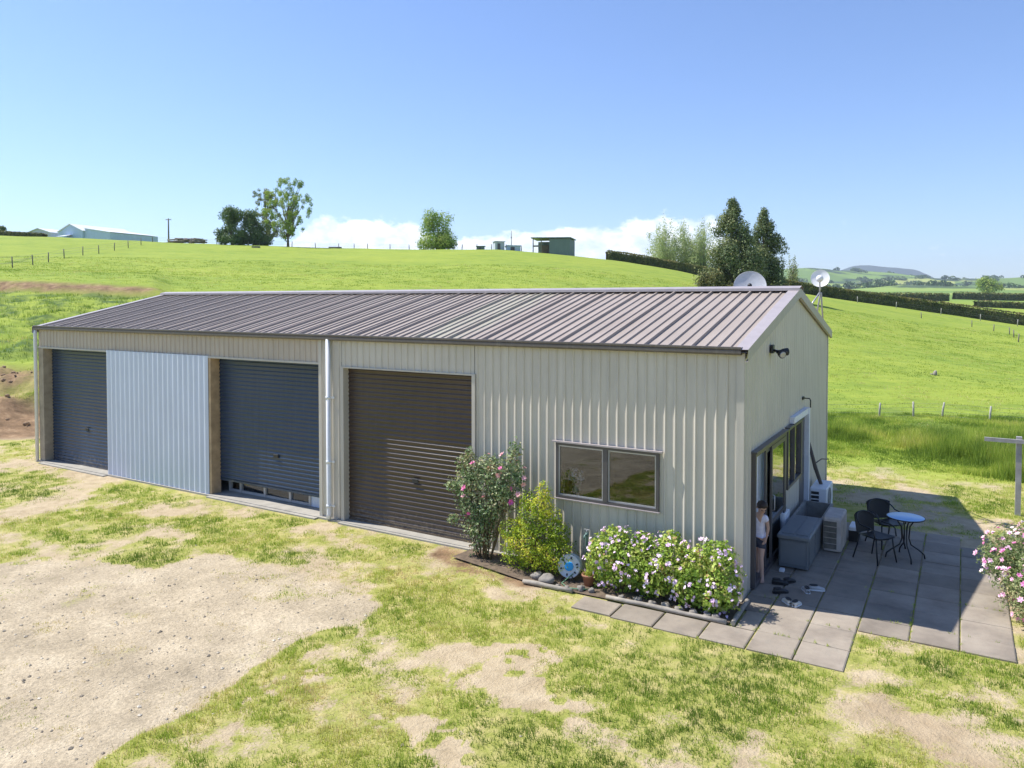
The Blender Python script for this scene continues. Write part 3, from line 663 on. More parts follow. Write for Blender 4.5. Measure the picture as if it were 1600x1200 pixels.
def barge(x, s, name='barge_flashing'):
    """s=+1 outer face towards +x; folded flashing: face down the gable and flange over the roof"""
    mb = MB()
    for a, b in ((-.13, D/2), (D+.13, D/2)):
        za = HW+.07+SL*(-.13); zb = HW+.07+SL*D/2
        xo = x+s*.055; xi = x-s*.14
        mb.add([(xi, a, za), (xo, a, za), (xo, b, zb), (xi, b, zb)], [(0, 1, 2, 3)])
        mb.add([(xo, a, za), (xo, a, za-.17), (xo, b, zb-.17), (xo, b, zb)], [(0, 1, 2, 3)])
        mb.add([(xo-s*.001, a, za-.17), (xo-s*.045, a, za-.18), (xo-s*.045, b, zb-.18), (xo-s*.001, b, zb-.17)], [(0, 1, 2, 3)])
        mb.add([(xi, a, za), (xi, a, za-.05), (xi, b, zb-.05), (xi, b, zb)], [(0, 1, 2, 3)])
    return mb.build(name, M_BARGE, shed)
barge(L+.03, 1); barge(-.03, -1)
mb = MB()   # gutter with a moulded face
gp = [(-.005, .02), (-.10, .01), (-.125, .035), (-.125, .075), (-.115, .085), (-.13, .10), (-.13, .128), (-.12, .132), (-.118, .10), (-.10, .06), (-.01, .05), (-.005, .12)]
gp = [(y, HW-.055+z) for y, z in gp]
vs = [(x, y, z) for x in (-.05, L-.02) for y, z in gp]; n = len(gp)
mb.add(vs, [(i, i+n, (i+1) % n+n, (i+1) % n) for i in range(n)]); mb.add([(x, y, z) for x in (-.05, L-.02) for y, z in [(-.005, HW-.035), (-.13, HW-.035), (-.13, HW+.07), (-.005, HW+.07)]], [(0, 1, 2, 3), (7, 6, 5, 4)])
mb.build('gutter', M_GUT, shed)
mb = MB(); mb.tube([(-.03, -.06, 3.66), (-.03, -.075, 3.5), (-.03, -.075, -.02)], .045, 12); mb.build('downpipe', M_PVC, shed)
mb = MB(); mb.tube([(10.98, -.085, 3.66), (10.98, -.085, .12), (10.98, -.10, .02)], .046, 12)
for z in (.25, 1.15, 2.45): mb.tube([(10.98, -.085, z), (10.98, -.085, z+.06)], .054, 12); mb.box((11.02, -.05, z+.01), (11.10, -.035, z+.05))
mb.build('downpipe', M_PVC, shed)
# front window
def frame_y(mb, x0, x1, z0, z1, y0, y1, t):
    mb.box((x0, y0, z0), (x0+t, y1, z1)); mb.box((x1-t, y0, z0), (x1, y1, z1)); mb.box((x0+t, y0, z0), (x1-t, y1, z0+t)); mb.box((x0+t, y0, z1-t), (x1-t, y1, z1))
mb = MB(); frame_y(mb, 16.12, 17.92, 1.14, 2.07, -.05, .06, .045); mb.box((16.98, -.055, 1.185), (17.06, .05, 2.025))
win = mb.build('window', M_FRAME, shed); win['label'] = 'two pane window with dark frame beside the pink shrub bed'
mb = MB(); mb.box((16.06, -.085, 2.071), (17.98, -.02, 2.095)); mb.box((16.10, -.075, 1.125), (17.94, -.02, 1.139)); mb.build('head_flashing', M_BARGE, win)
mb = MB(); frame_y(mb, 16.166, 16.979, 1.186, 2.024, -.035, -.01, .022); mb.build('sash', M_FRAMEL, win)
mb = MB(); frame_y(mb, 17.061, 17.874, 1.186, 2.024, -.03, -.005, .022); mb.build('sash', M_FRAMEL, win)
mb = MB(); mb.box((16.18, -.02, 1.2), (16.97, -.016, 2.01)); mb.build('pane', M_GLASS, win)
mb = MB(); mb.box((17.08, -.016, 1.2), (17.86, -.012, 2.01)); mb.build('pane', M_GLASS, win)
# sliding door in the gable wall
def frame_x(mb, y0, y1, z0, z1, x0, x1, t):
    mb.box((x0, y0, z0), (x1, y0+t, z1)); mb.box((x0, y1-t, z0), (x1, y1, z1)); mb.box((x0, y0+t, z0), (x1, y1-t, z0+t)); mb.box((x0, y0+t, z1-t), (x1, y1-t, z1))
mb = MB(); frame_x(mb, .49, 2.83, .02, 2.10, L-.08, L+.07, .06); sd = mb.build('sliding_door', M_FRAME, shed)
mb = MB(); mb.box((L-.02, .44, 2.101), (L+.10, 2.88, 2.13)); mb.build('head_flashing', M_FRAME, sd)
for i, (a, b, xx) in enumerate(((1.34, 2.10, L+.005), (1.62, 2.76, L+.04))):
    mb = MB(); frame_x(mb, a, b, .085, 2.03, xx, xx+.03, .075); mb.box((xx, a+.075, .72), (xx+.03, b-.075, .80)); lf = mb.build('door_leaf', M_FRAME, sd)
    mb = MB(); mb.box((xx+.012, a+.075, .16), (xx+.016, b-.075, 1.96)); mb.build('pane', M_GLASS, lf)
    if i: mb = MB(); mb.tube([(xx+.03, a+.04, .95), (xx+.07, a+.04, .97), (xx+.07, a+.04, 1.2), (xx+.03, a+.04, 1.22)], .01, 6); mb.build('handle', M_FRAMEL, lf)
mb = MB(); vs = []; fs = []      # pale curtain gathered inside the opening
for i in range(25):
    y = .62+1.3*i/24; x = L-.10-.02*math.sin(i*1.45)
    vs += [(x-.02, y, .12), (x, y, 1.1), (x+.005, y, 2.02)]
for i in range(24): fs += [(3*i, 3*i+3, 3*i+4, 3*i+1), (3*i+1, 3*i+4, 3*i+5, 3*i+2)]
mb.add(vs, fs, True); M_CURT = simple('pale_curtain', (.80, .82, .90), .8, var=.05); mb.build('curtain', M_CURT, sd)
mb = MB(); frame_x(mb, 3.07, 4.42, .98, 2.11, L-.05, L+.055, .055); mb.box((L-.02, 3.70, 1.035), (L+.05, 3.77, 2.055)); sw = mb.build('window', M_FRAME, shed)
mb = MB(); mb.box((L+.0, 3.125, 1.035), (L+.004, 4.365, 2.055)); mb.build('pane', M_GLASS, sw)
mb = MB(); mb.box((L-.02, 3.02, 2.111), (L+.09, 4.42, 2.135)); mb.build('head_flashing', M_FRAME, sw)
mb = MB(); mb.box((L+.0, 4.95, .02), (L+.10, 5.07, 2.26)); mb.box((L+.0, 3.45, 2.145), (L+.085, 4.949, 2.26)); bd = mb.build('white_door_frame', M_WHITE, shed)
mb = MB(); mb.box((L-.03, 4.43, .02), (L+.01, 4.945, 2.14)); mb.build('dark_door', M_FRAME, bd)
# rafters seen under the gable flashing are hidden; a small wall bracket over the side window
mb = MB(); mb.tube([(L+.0, 4.75, 2.48), (L+.14, 4.72, 2.48), (L+.16, 4.72, 2.44), (L+.16, 4.72, 2.30)], .012, 6); mb.box((L+.013, 4.66, 2.45), (L+.03, 4.80, 2.51))
tag(mb.build('wall_bracket', M_BLACK, None, (L, 4.7, 2.45)), 'small dark metal bracket on the gable wall above the white door frame', 'bracket')
# floodlight
fl = empty('floodlight', (L+.02, 1.72, 3.62), 'black twin floodlight mounted high on the shaded gable wall', 'floodlight')
mb = MB(); mb.bbox((L+.015, 1.66, 3.56), (L+.06, 1.80, 3.70), .01); mb.tube([(L+.05, 1.73, 3.61), (L+.14, 1.73, 3.59)], .022, 8); mb.build('mount', M_BLACK, fl)
for k, (dx, dy, dz) in enumerate(((.10, -.10, -.04), (.13, .12, .0))):
    c0 = Vector((L+.12, 1.73, 3.585)); c1 = c0+Vector((dx, dy, dz)); mb = MB(); mb.tube([c0, c0+(c1-c0)*.35, c0+(c1-c0)*.5, c1], [.03, .035, .05, .065], 14); hd = mb.build('lamp_head', M_BLACK, fl)
    mb = MB(); dd = (c1-c0).normalized(); mb.tube([c1, c1+dd*.012], [.058, .045], 14); mb.build('lens', M_FRAMEL, hd)

# ------------------------------------------------------------------ satellite dishes
M_DISH = simple('dish_grey', (.50, .51, .53), .5, var=.1, scale=5); M_DISHW = simple('dish_white', (.76, .76, .76), .4, var=.04)
def dish(name, c, rad, face, m, label, legs, lnb=.055, depth=.16):
    r = empty(name, legs[0][1] if legs else c, label, 'satellite dish')
    q = Vector(face).normalized().to_track_quat('Z', 'Y').to_matrix().to_4x4(); M = Matrix.Translation(Vector(c)) @ q
    mb = MB(); pr = [(rad*k/8, depth*rad*(k/8)**2) for k in range(9)]; pr += [(rad*1.02, depth*rad+.004), (rad*1.02, depth*rad-.012)]+[(rad*k/8, depth*rad*(k/8)**2-.012) for k in range(8, -1, -1)]
    mb.lathe(pr, 40, M); rf = mb.build('reflector', m, r)
    mb = MB(); e = M @ Vector((0, -rad*.25, rad*.95)); a0 = M @ Vector((0, -rad*.98, depth*rad)); mb.tube([a0, M @ Vector((0, -rad*.8, rad*.5)), e], .014, 6)
    mb.tube([M @ Vector((0, 0, -.01)), M @ Vector((0, 0, -.12))], .05, 10)
    am = mb.build('feed_arm', M_FRAMEL, r)
    mb = MB(); mb.lathe([(0, -lnb), (lnb*.6, -lnb*.8), (lnb, -lnb*.1), (lnb*.9, lnb*.5), (lnb*.5, lnb*.9), (0, lnb)], 14, Matrix.Translation(e) @ q); mb.build('feed_horn', M_BLACK if m is M_DISH else M_DISHW, am)
    mb = MB()
    for a, b in legs: mb.tube([a, b], .018, 8)
    mb.build('mount', M_FRAMEL, r); return r
zr_ = lambda y: HW+.03+SL*(D-y)
dish('satellite_dish', (17.85, 6.0, 4.74), .345, (.22, -1.0, .35), M_DISH, 'large weathered grey satellite dish showing above the roof ridge', [((17.85, 6.15, 4.66), (17.85, 6.3, zr_(6.3)))], .05)
tc = Vector((19.30, 6.05, 4.60))
wd_ = dish('satellite_dish', (19.32, 5.98, 4.90), .185, (.10, -1.0, .25), M_DISHW, 'small white satellite dish on a tripod at the rear gable edge', [(tc, Vector((19.10, 5.75, zr_(5.75)))), (tc+Vector((.02, 0, 0)), Vector((19.16, 6.5, zr_(6.5)))), (tc+Vector((.03, 0, 0)), Vector((19.25, 6.9, zr_(6.9)))), (tc, Vector((19.32, 6.1, 4.88)))], .075)

# ------------------------------------------------------------------ patio and path of concrete slabs
def paving():
    m, nt, b = mat('paving_concrete'); co = coord(nt)
    base = ramp(nt, noise(nt, 1.3, 6, .65, co), [(.28, (.17, .14, .11)), (.5, (.28, .235, .185)), (.75, (.38, .325, .255))])
    t = ramp(nt, attr(nt, 'tint'), [(0, .78), (1, 1.12)]); c = mixc(nt, 1, base, t, 'MULTIPLY')
    c = mixc(nt, math_(nt, 'MULTIPLY', math_(nt, 'SUBTRACT', noise(nt, 4.5, 6, .7, co), .55), 3, True), c, (.20, .19, .16))
    c = mixc(nt, ramp(nt, noise(nt, 150, 2, .6, co), [(.35, .35), (.5, 0.0)]), c, (.17, .16, .14))
    nt.links.new(c, b.inputs['Base Color']); b.inputs['Roughness'].default_value = .85; bump(nt, b, noise(nt, 90, 3, .7, co), .35, .004)
    xs = [19.215, 19.62, 20.19, 20.78, 21.4, 21.97, 22.58]
    rows = [-1.54, -.93, -.31, .29, .89, 1.49, 2.1, 2.7, 3.3, 3.9, 4.5, 5.12]
    slabs = []
    for i in range(6):
        for j in range(11):
            if i >= 3 and j < 2: continue
            if j < 2 and i == 0: continue
            if i == 5 and j > 9: continue
            slabs.append((xs[i], xs[i+1], rows[j]+(.09 if i >= 3 and j == 2 else 0), rows[j+1]))
    slabs += [(17.12, 17.74, -1.50, -1.04), (17.745, 18.37, -1.53, -1.0), (18.375, 19.0, -1.55, -.98), (19.005, 19.61, -1.54, -.96), (19.34, 19.61, -.95, -.31)]
    V = []; Fc = []; T = []
    for k, (x0, x1, y0, y1) in enumerate(slabs):
        g = .009; r = .014; z = .004+random.uniform(-.004, .004); tx, ty = random.uniform(-.004, .004), random.uniform(-.004, .004)
        x0 += g; x1 -= g; y0 += g*.6; y1 -= g*.6; o = len(V)
        for zz, q in ((-.06, 0), (z-r*.6, 0), (z, r)):
            for px, py in ((x0+q, y0+q), (x1-q, y0+q), (x1-q, y1-q), (x0+q, y1-q)):
                V.append((px, py, zz+(tx*(px-x0)+ty*(py-y0) if zz > -.05 else 0)))
        for a in (0, 4):
            for q in range(4): Fc.append((o+a+q, o+a+(q+1) % 4, o+a+4+(q+1) % 4, o+a+4+q))
        Fc.append((o+8, o+9, o+10, o+11)); T += [random.random()]*12
    tag(fast('patio', V, Fc, m, tint=T), kind='structure')
paving()

# ------------------------------------------------------------------ shrubs
def shrub(name, loc, label, cat, blobs, n, L_, W_, lm, stems, sm, flowers=None, fm=None, nf=0, fsz=.03, inner=.45, group=None, fvar=3, fold=.25):
    root = empty(name, loc, label, cat, group)
    P, N, k = crown_pts(blobs, n, inner); P[:, 2] = np.maximum(P[:, 2], .02)
    Lr = L_*(.6+.7*RNG.random(n)); V, Fc = leaves(P, N, Lr, Lr*W_/L_, fold)
    cl = np.clip(.5+(fbm(P[:, 0]*6+P[:, 2]*3, P[:, 1]*6+P[:, 2]*5, 41, 3)-.5)*1.1+RNG.normal(size=n)*.16, 0, 1)
    fast('foliage', V, Fc, lm, tint=np.repeat(cl, 4), parent=root)
    mb = MB()
    B = sorted(blobs, key=lambda b: -b[3])
    if len(B) == 15: B = [b for b in B if b[2] > .8]
    for i in range(stems):
        b = B[i % len(B)]; e = Vector((b[0]+random.uniform(-.5, .5)*b[3], b[1]+random.uniform(-.5, .5)*b[4], b[2]+random.uniform(-.2, .7)*b[5]))
        s0 = Vector((loc[0]+random.uniform(-.10, .10)*(1 if len(B) < 14 else 8), loc[1]+random.uniform(-.06, .06), -.05)); mid = s0.lerp(e, .5)+Vector((random.uniform(-.06, .06), random.uniform(-.05, .05), .05))
        mb.tube([s0, mid, e], [.013, .009, .004], 5)
    mb.build('stem', sm, root)
    if nf:
        # a flower: cupped head of small petals; separate child objects sharing a few meshes
        protos = []
        for v in range(fvar):
            mf = MB(); np_ = 6
            for ring in range(2):
                for q in range(np_):
                    a = 2*PI*q/np_+ring*.5+v; r0 = fsz*(1-.4*ring); c0 = Vector((math.cos(a)*r0*.5, math.sin(a)*r0*.5, fsz*.15*ring)); t = Vector((math.cos(a), math.sin(a), .35+.5*ring)).normalized()*r0*.55; bb = Vector((-math.sin(a), math.cos(a), 0))*r0*.34
                    mf.add([c0-t*.9, c0+bb, c0+t, c0-bb], [(0, 1, 2, 3)])
            me = bpy.data.meshes.new('flower'); me.from_pydata(mf.v, [], mf.f); me.materials.append(fm[v % len(fm)]); protos.append(me)
        FP, FN, _ = crown_pts(flowers or blobs, nf*14, .97)
        ins = np.zeros(len(FP), int)
        for b in blobs: ins += (((FP-np.array(b[:3]))/np.array(b[3:6]))**2).sum(1) < .86
        ok_ = (ins == 0) & (FP[:, 0] < 23.15); FP = FP[ok_]; FN = FN[ok_]
        vis0 = FN @ np.array([.15, -.8, .55]) > .05; XP = FP[vis0][nf:nf+int(nf*1.9)]; XN = FN[vis0][nf:nf+int(nf*1.9)]
        if nf > 60:
            for q in range(len(fm)):
                V, Fc = leaves(np.repeat(XP[q::3]+XN[q::3]*.015, 3, 0)+RNG.normal(size=(3*len(XP[q::3]), 3))*fsz*.25, np.repeat(XN[q::3], 3, 0), fsz*1.15, fsz*.9, .2); fx = fast('small_blooms', V, Fc, fm[q], parent=root); fx['kind'] = 'stuff'
        vis = (FN @ np.array([.15, -.8, .55])) > .15; FP = FP[vis][:nf]; FN = FN[vis][:nf]
        for p, nrm in zip(FP, FN):
            o = bpy.data.objects.new('flower', random.choice(protos)); COL.objects.link(o); o.parent = root
            o.location = Vector(p)+Vector(nrm)*.012-WL(root); o.rotation_euler = Vector(nrm).to_track_quat('Z', 'Y').to_euler(); sc = random.uniform(.7, 1.25); o.scale = (sc, sc, sc)
    return root
M_STEM = simple('green_brown_stem', (.14, .11, .06), .8, var=.2)
M_ROSELEAF = leafmat('rose_leaf', [(0, (.08, .14, .06)), (.4, (.20, .29, .12)), (.7, (.40, .46, .24)), (.9, (.48, .40, .22)), (1, (.40, .22, .14))], .25, .4)
M_YGLEAF = leafmat('yellow_green_leaf', [(0, (.07, .14, .016)), (.4, (.26, .38, .025)), (.7, (.55, .62, .05)), (.92, (.75, .70, .10)), (1, (.62, .42, .10))], .35, .45)
M_GERLEAF = leafmat('geranium_leaf', [(0, (.09, .17, .025)), (.35, (.26, .40, .05)), (.65, (.48, .58, .12)), (.92, (.60, .58, .18)), (1, (.52, .30, .14))], .35, .5)
M_DAISYLEAF = leafmat('daisy_leaf', [(0, (.08, .13, .05)), (.5, (.25, .33, .12)), (.8, (.42, .44, .22)), (1, (.50, .34, .20))], .3, .5)
def petal(name, c):
    m, nt, b = mat(name); b.inputs['Base Color'].default_value = (*c, 1); b.inputs['Roughness'].default_value = .6; b.inputs['Specular IOR Level'].default_value = .2; return m
PK = [petal('lilac_petal', (.82, .62, .78)), petal('pale_pink_petal', (.86, .72, .82)), petal('mauve_petal', (.76, .54, .74))]
RS = [petal('rose_pink_petal', (.72, .22, .42)), petal('magenta_petal', (.70, .16, .45)), petal('faded_rose_petal', (.78, .45, .48))]
DS = [petal('shell_pink_petal', (.84, .50, .66)), petal('white_pink_petal', (.88, .74, .78)), petal('deep_pink_petal', (.76, .28, .52))]
rose_b = [(14.85,-.42,.55,.32,.28,.45),(14.65,-.42,.95,.30,.25,.30),(14.55,-.45,1.25,.28,.22,.24),(14.75,-.38,1.45,.30,.22,.25),(15.15,-.38,1.35,.36,.25,.35),(15.3,-.36,1.1,.34,.25,.3),(15.45,-.34,1.65,.22,.18,.28),(15.5,-.33,1.93,.12,.11,.16),(14.5,-.42,1.62,.12,.12,.14),(14.62,-.4,1.76,.10,.09,.14),(15.0,-.36,1.62,.24,.18,.18),(14.3,-.48,1.2,.14,.12,.1),(15.05,-.4,.85,.34,.25,.28),(14.35,-.5,.62,.12,.1,.1),(15.6,-.34,1.45,.14,.13,.2)]
shrub('rose_bush', (14.95, -.42, 0), 'tall leggy rose bush with pink blooms beside the brown roller door', 'rose bush', rose_b, 6200, .054, .034, M_ROSELEAF, 26, M_STEM, [b for b in rose_b if b[2] > .9], RS, 17, .055, .25)
yg_b = [(16.0,-.5,.45,.48,.36,.42),(15.7,-.5,.38,.36,.32,.36),(16.35,-.5,.36,.32,.3,.34),(15.95,-.48,.85,.32,.28,.34),(16.1,-.48,1.1,.22,.2,.28),(16.12,-.47,1.33,.11,.11,.18),(15.55,-.5,.62,.22,.2,.2),(16.4,-.48,.7,.2,.2,.22),(15.8,-.45,1.12,.13,.13,.2),(16.38,-.5,.95,.1,.1,.14)]
shrub('box_shrub', (16.0, -.48, 0), 'bright yellow green leafy shrub between the rose bush and the hose reel', 'shrub', yg_b, 9500, .040, .022, M_YGLEAF, 22, M_STEM, inner=.55)
ger_b = [(17.25,-.52,.42,.28,.34,.40),(17.6,-.52,.45,.34,.36,.42),(17.95,-.52,.40,.3,.36,.42),(18.3,-.5,.48,.32,.38,.44),(18.65,-.52,.45,.34,.36,.42),(19.0,-.52,.45,.30,.36,.44),(17.35,-.45,.76,.22,.24,.18),(18.25,-.42,.86,.16,.18,.14),(18.95,-.46,.80,.26,.26,.16),(18.6,-.6,.3,.3,.3,.3),(19.12,-.6,.35,.2,.26,.33),(17.1,-.5,.55,.12,.2,.18),(17.8,-.4,.72,.2,.2,.18),(18.9,-.68,.2,.25,.2,.2)]
shrub('geranium_bed', (18.15, -.5, 0), 'low wide geranium shrub covered in small lilac flowers under the window', 'shrub', ger_b, 13500, .050, .044, M_GERLEAF, 30, M_STEM, ger_b, PK, 99, .038, .6, fold=.12)
dz_b = [(22.75,2.0,.55,.50,.52,.42),(22.85,1.35,.38,.42,.48,.38),(23.1,2.5,.72,.5,.5,.5),(22.6,2.4,.62,.36,.36,.36),(23.2,1.6,.6,.55,.55,.55),(23.0,.95,.28,.35,.32,.3),(23.3,3.1,.8,.45,.45,.5),(22.42,2.0,.62,.24,.26,.22)]
shrub('daisy_bush', (22.95, 1.8, 0), 'large pink and white flowered daisy bush at the right edge of the patio', 'shrub', dz_b, 21000, .055, .018, M_DAISYLEAF, 30, M_STEM, dz_b, DS, 99, .044, .6)

# ------------------------------------------------------------------ bed edging, stones, pot, hose reel, tap
M_LOG = simple('weathered_log', (.29, .26, .22), .85, var=.25, scale=9, bmp=.5, bscale=25)
M_STONE = simple('garden_stone', (.25, .225, .195), .9, var=.3, scale=5, bmp=.5, bscale=20)
def log(name, pts, r, label):
    mb = MB(); ps = []
    for (x, y, z), (x2, y2, z2) in zip(pts[:-1], pts[1:]):
        for k in range(6): t = k/6; ps.append((x+(x2-x)*t+random.uniform(-.006, .006), y+(y2-y)*t+random.uniform(-.008, .008), z+random.uniform(-.004, .004)))
    ps.append(pts[-1]); mb.tube(ps, [r*random.uniform(.85, 1.15) for _ in ps], 9); return tag(mb.build(name, M_LOG, None, pts[0]), label, 'log edging', 'timber edging round the garden bed')
log('edging_log', [(17.45, -.96, .03), (19.22, -.95, .03)], .032, 'long pale log edging in front of the lilac flowered shrub')
log('edging_log', [(19.30, -.93, .02), (19.28, -.02, .02)], .035, 'dark log edging at the shed corner beside the patio')
log('edging_log', [(16.05, -1.02, .015), (16.9, -.99, .015)], .035, 'thin log edging on the ground in front of the hose reel')
def stone(x, y, r, label, sq=.7):
    n = 10; mb = MB(); vs = []; fs = []; m_ = 7; ph_ = random.random()*6
    for i in range(m_+1):
        t = PI*i/m_
        for k in range(n):
            a = 2*PI*k/n; q = r*(1+.16*math.sin(3*a+ph_)*math.sin(t)+.12*math.sin(2*t*2+ph_+a)); vs.append((q*math.sin(t)*math.cos(a), q*.8*math.sin(t)*math.sin(a), q*sq*math.cos(t)))
    for i in range(m_):
        for k in range(n): fs.append((i*n+k, i*n+(k+1) % n, (i+1)*n+(k+1) % n, (i+1)*n+k))
    mb.add(vs, fs, True); o = mb.build('garden_stone', M_STONE); o.location = (x, y, r*sq*.55); o.rotation_euler = (0, 0, random.random()*3)
    return tag(o, label, 'stone', 'rough stones edging the garden bed')
stone(16.40, -.86, .13, 'largest pale rough stone at the foot of the yellow green shrub')
stone(16.18, -.78, .10, 'grey rough stone left of the largest pale stone')
stone(16.98, -.86, .07, 'small brown stone between the hose reel and the lilac shrub')
for k, (x, y, r) in enumerate([(17.15,-.84,.06),(17.9,-.86,.075),(18.12,-.87,.07),(18.33,-.86,.085),(18.52,-.87,.07),(18.74,-.87,.075),(19.05,-.86,.07),(17.65,-.86,.06),(18.93,-.84,.06),(16.62,-.92,.045),(16.78,-.93,.05)]):
    stone(x, y, r, 'rough grey stone packed behind the log edging under the shrub')
mb = MB(); vs = [(15.2,-.78,.0),(16.2,-1.0,.0),(17.2,-.97,.0),(19.24,-.92,.0),(19.24,-.12,.012),(16.2,-.11,.02),(14.5,-.15,.02),(14.4,-.62,.0)]
mb.add(vs, [tuple(range(8))]); M_BED = simple('garden_bed_soil', (.13, .095, .065), .95, var=.4, scale=9, bmp=.8, bscale=30); tag(mb.build('garden_soil', M_BED), kind='structure')
pot = empty('plant_pot', (17.0, -.62, 0), 'small terracotta pot with a wispy plant beside the hose reel', 'plant pot')
M_TERRA = simple('terracotta', (.32, .15, .09), .8)
mb = MB(); mb.lathe([(0, .0), (.07, .0), (.10, .15), (.112, .15), (.112, .18), (.098, .18), (.09, .15), (0, .15)], 20, Matrix.Translation((17.0, -.62, 0))); mb.build('pot', M_TERRA, pot)
P = np.array([[17.0, -.62, .16]]).repeat(70, 0)+RNG.normal(size=(70, 3))*np.array([.03, .03, .0]); V, Fc, T = blades(P, .1+.2*RNG.random(70), np.full(70, .014), .3+.4*RNG.random(70), .8); fast('foliage', V, Fc, M_GRASS, tint=T, parent=pot)
hr = empty('hose_reel', (16.65, -.57, 0), 'round grey garden hose reel with a bright blue hub by the yellow green shrub', 'hose reel')
M_REEL = simple('reel_grey_plastic', (.52, .56, .62), .45, var=.04); M_BLUE = simple('blue_plastic', (.02, .34, .80), .4, var=.04); M_HOSE = simple('hose', (.10, .22, .13), .5)
Mr = Matrix.Translation((16.65, -.60, .23)) @ Matrix.Rotation(R(78), 4, 'X') @ Matrix.Rotation(R(0), 4, 'Y')
Mr = Matrix.Translation((16.65, -.60, .23)) @ Vector((.30, -1, .22)).normalized().to_track_quat('Z', 'Y').to_matrix().to_4x4()
mb = MB(); mb.lathe([(.072, .006), (.16, .0), (.176, .008), (.182, .0), (.176, -.014), (0, -.014)], 40, Mr); disc = mb.build('front_disc', M_REEL, hr)
mb = MB()
for k in range(6):
    a = 2*PI*k/6+.3; Mk = Mr @ Matrix.Rotation(a, 4, 'Z'); mb.box((.112, -.012, .004), (.148, .012, .009), M=Mk)
mb.build('slot', M_BLACK, disc)
mb = MB(); mb.lathe([(0, .018), (.062, .016), (.073, .006), (.073, -.004)], 28, Mr); mb.build('hub', M_BLUE, disc)
mb = MB(); mb.tube([Mr @ Vector((.135, 0, .008)), Mr @ Vector((.135, 0, .07))], .012, 8); mb.build('crank_handle', M_BLACK, disc)
mb = MB(); mb.lathe([(0, -.20), (.176, -.20), (.182, -.19), (.176, -.18), (.05, -.178)], 32, Mr); mb.build('back_disc', M_REEL, hr)
mb = MB(); mb.tube([Mr @ Vector((.115*math.cos(t*.5), .115*math.sin(t*.5), -.17+.0023*t)) for t in range(0, 66)], .012, 6)
mb.tube([Mr @ Vector((.1, -.08, -.03)), (16.62, -.80, .02), (16.80, -.92, .02), (17.0, -.9, .03), (17.1, -.8, .02)], .010, 6); mb.build('hose', M_HOSE, hr)
mb = MB()
for s_ in (-1, 1): mb.tube([(16.66+s_*.12, -.66, .0), (16.65+s_*.04, -.60, .10), (16.65, -.55, .23)], .011, 6)
mb.build('stand', M_BLACK, hr)
tp = empty('garden_tap', (16.74, -.14, 0), 'green standpipe tap against the wall behind the hose reel', 'tap')
M_TAPG = simple('green_pipe', (.13, .22, .20), .5); mb = MB(); mb.tube([(16.74, -.14, -.05), (16.74, -.14, .60), (16.74, -.14, .66)], .024, 10); mb.tube([(16.74, -.14, .63), (16.74, -.22, .63), (16.74, -.24, .58)], .016, 8); mb.build('standpipe', M_TAPG, tp)
mb = MB(); mb.tube([(16.74, -.14, .66), (16.74, -.14, .70)], .012, 8); mb.box((16.69, -.15, .70), (16.79, -.13, .715)); mb.build('handle', M_FRAMEL, tp)
vz = empty('flower_vase', (16.40, .14, 1.16), 'vase of flowers standing inside the left pane of the front window', 'vase')
mb = MB(); mb.box((16.2, .07, 1.12), (17.84, .26, 1.155)); o = mb.build('sill', M_FRAMEL, win)
mb = MB(); mb.lathe([(0, 0), (.05, 0), (.07, .07), (.05, .14), (.035, .17), (.045, .19)], 18, Matrix.Translation((16.40, .17, 1.16))); mb.build('vase', simple('blue_glaze', (.10, .18, .26), .3), vz)
P, N, k = crown_pts([(16.40, .17, 1.45, .13, .08, .13)], 260, .3); V, Fc = leaves(P, N, .05, .03); fast('foliage', V, Fc, M_ROSELEAF, tint=np.repeat(RNG.random(260)*.8, 4), parent=vz)
P, N, k = crown_pts([(16.40, .15, 1.50, .13, .08, .12)], 60, .9); V, Fc = leaves(P, N, .06, .05); fast('flower', V, Fc, DS[1], parent=vz)

# ------------------------------------------------------------------ patio things
M_BOXG = simple('grey_resin', (.12, .135, .15), .5, var=.08); M_BOXL = simple('grey_resin_lid', (.155, .17, .185), .45, var=.08)
sb = empty('storage_box', (19.6, 2.3, 0), 'grey resin storage box with a hinged lid beside the sliding door', 'storage box')
mb = MB(); mb.bbox((19.36, 1.74, .03), (19.83, 3.02, .50), .02); mb.build('body', M_BOXG, sb)
mb = MB(); mb.box((19.40, 1.731, .09), (19.79, 1.7395, .46)); mb.box((19.8305, 1.85, .09), (19.838, 2.32, .46)); mb.box((19.8305, 2.40, .09), (19.838, 2.9, .46)); mb.build('side_panel', M_BOXL, sb)
mb = MB(); mb.bbox((19.34, 1.71, .503), (19.86, 3.05, .565), .02); mb.box((19.40, 1.8, .5655), (19.60, 2.96, .574)); mb.box((19.63, 1.8, .5655), (19.81, 2.96, .574)); mb.build('lid', M_BOXL, sb)
pl = empty('planter_box', (19.5, 3.9, 0), 'empty grey wooden planter trough between the storage box and the heat pump', 'planter')
M_TROUGH = simple('grey_board', (.27, .26, .235), .85, var=.2, scale=7, bmp=.3)
mb = MB(); a, b, c, d = 19.28, 19.82, 3.12, 4.6
mb.box((a, c, 0), (b, c+.05, .46)); mb.box((a, d-.05, 0), (b, d, .46)); mb.box((a, c+.051, 0), (a+.05, d-.051, .459)); mb.box((b-.05, c+.051, 0), (b, d-.051, .459)); mb.build('side_board', M_TROUGH, pl)
mb = MB(); mb.box((a+.051, c+.051, .02), (b-.051, d-.051, .16)); mb.build('soil', M_BED, pl)
cb = empty('timber_cabinet', (20.0, 3.3, 0), 'weathered cream cabinet with a slatted dark front next to the grey storage box', 'cabinet')
M_CREAM = simple('weathered_cream_paint', (.50, .44, .39), .8, var=.2, scale=5, bmp=.3)
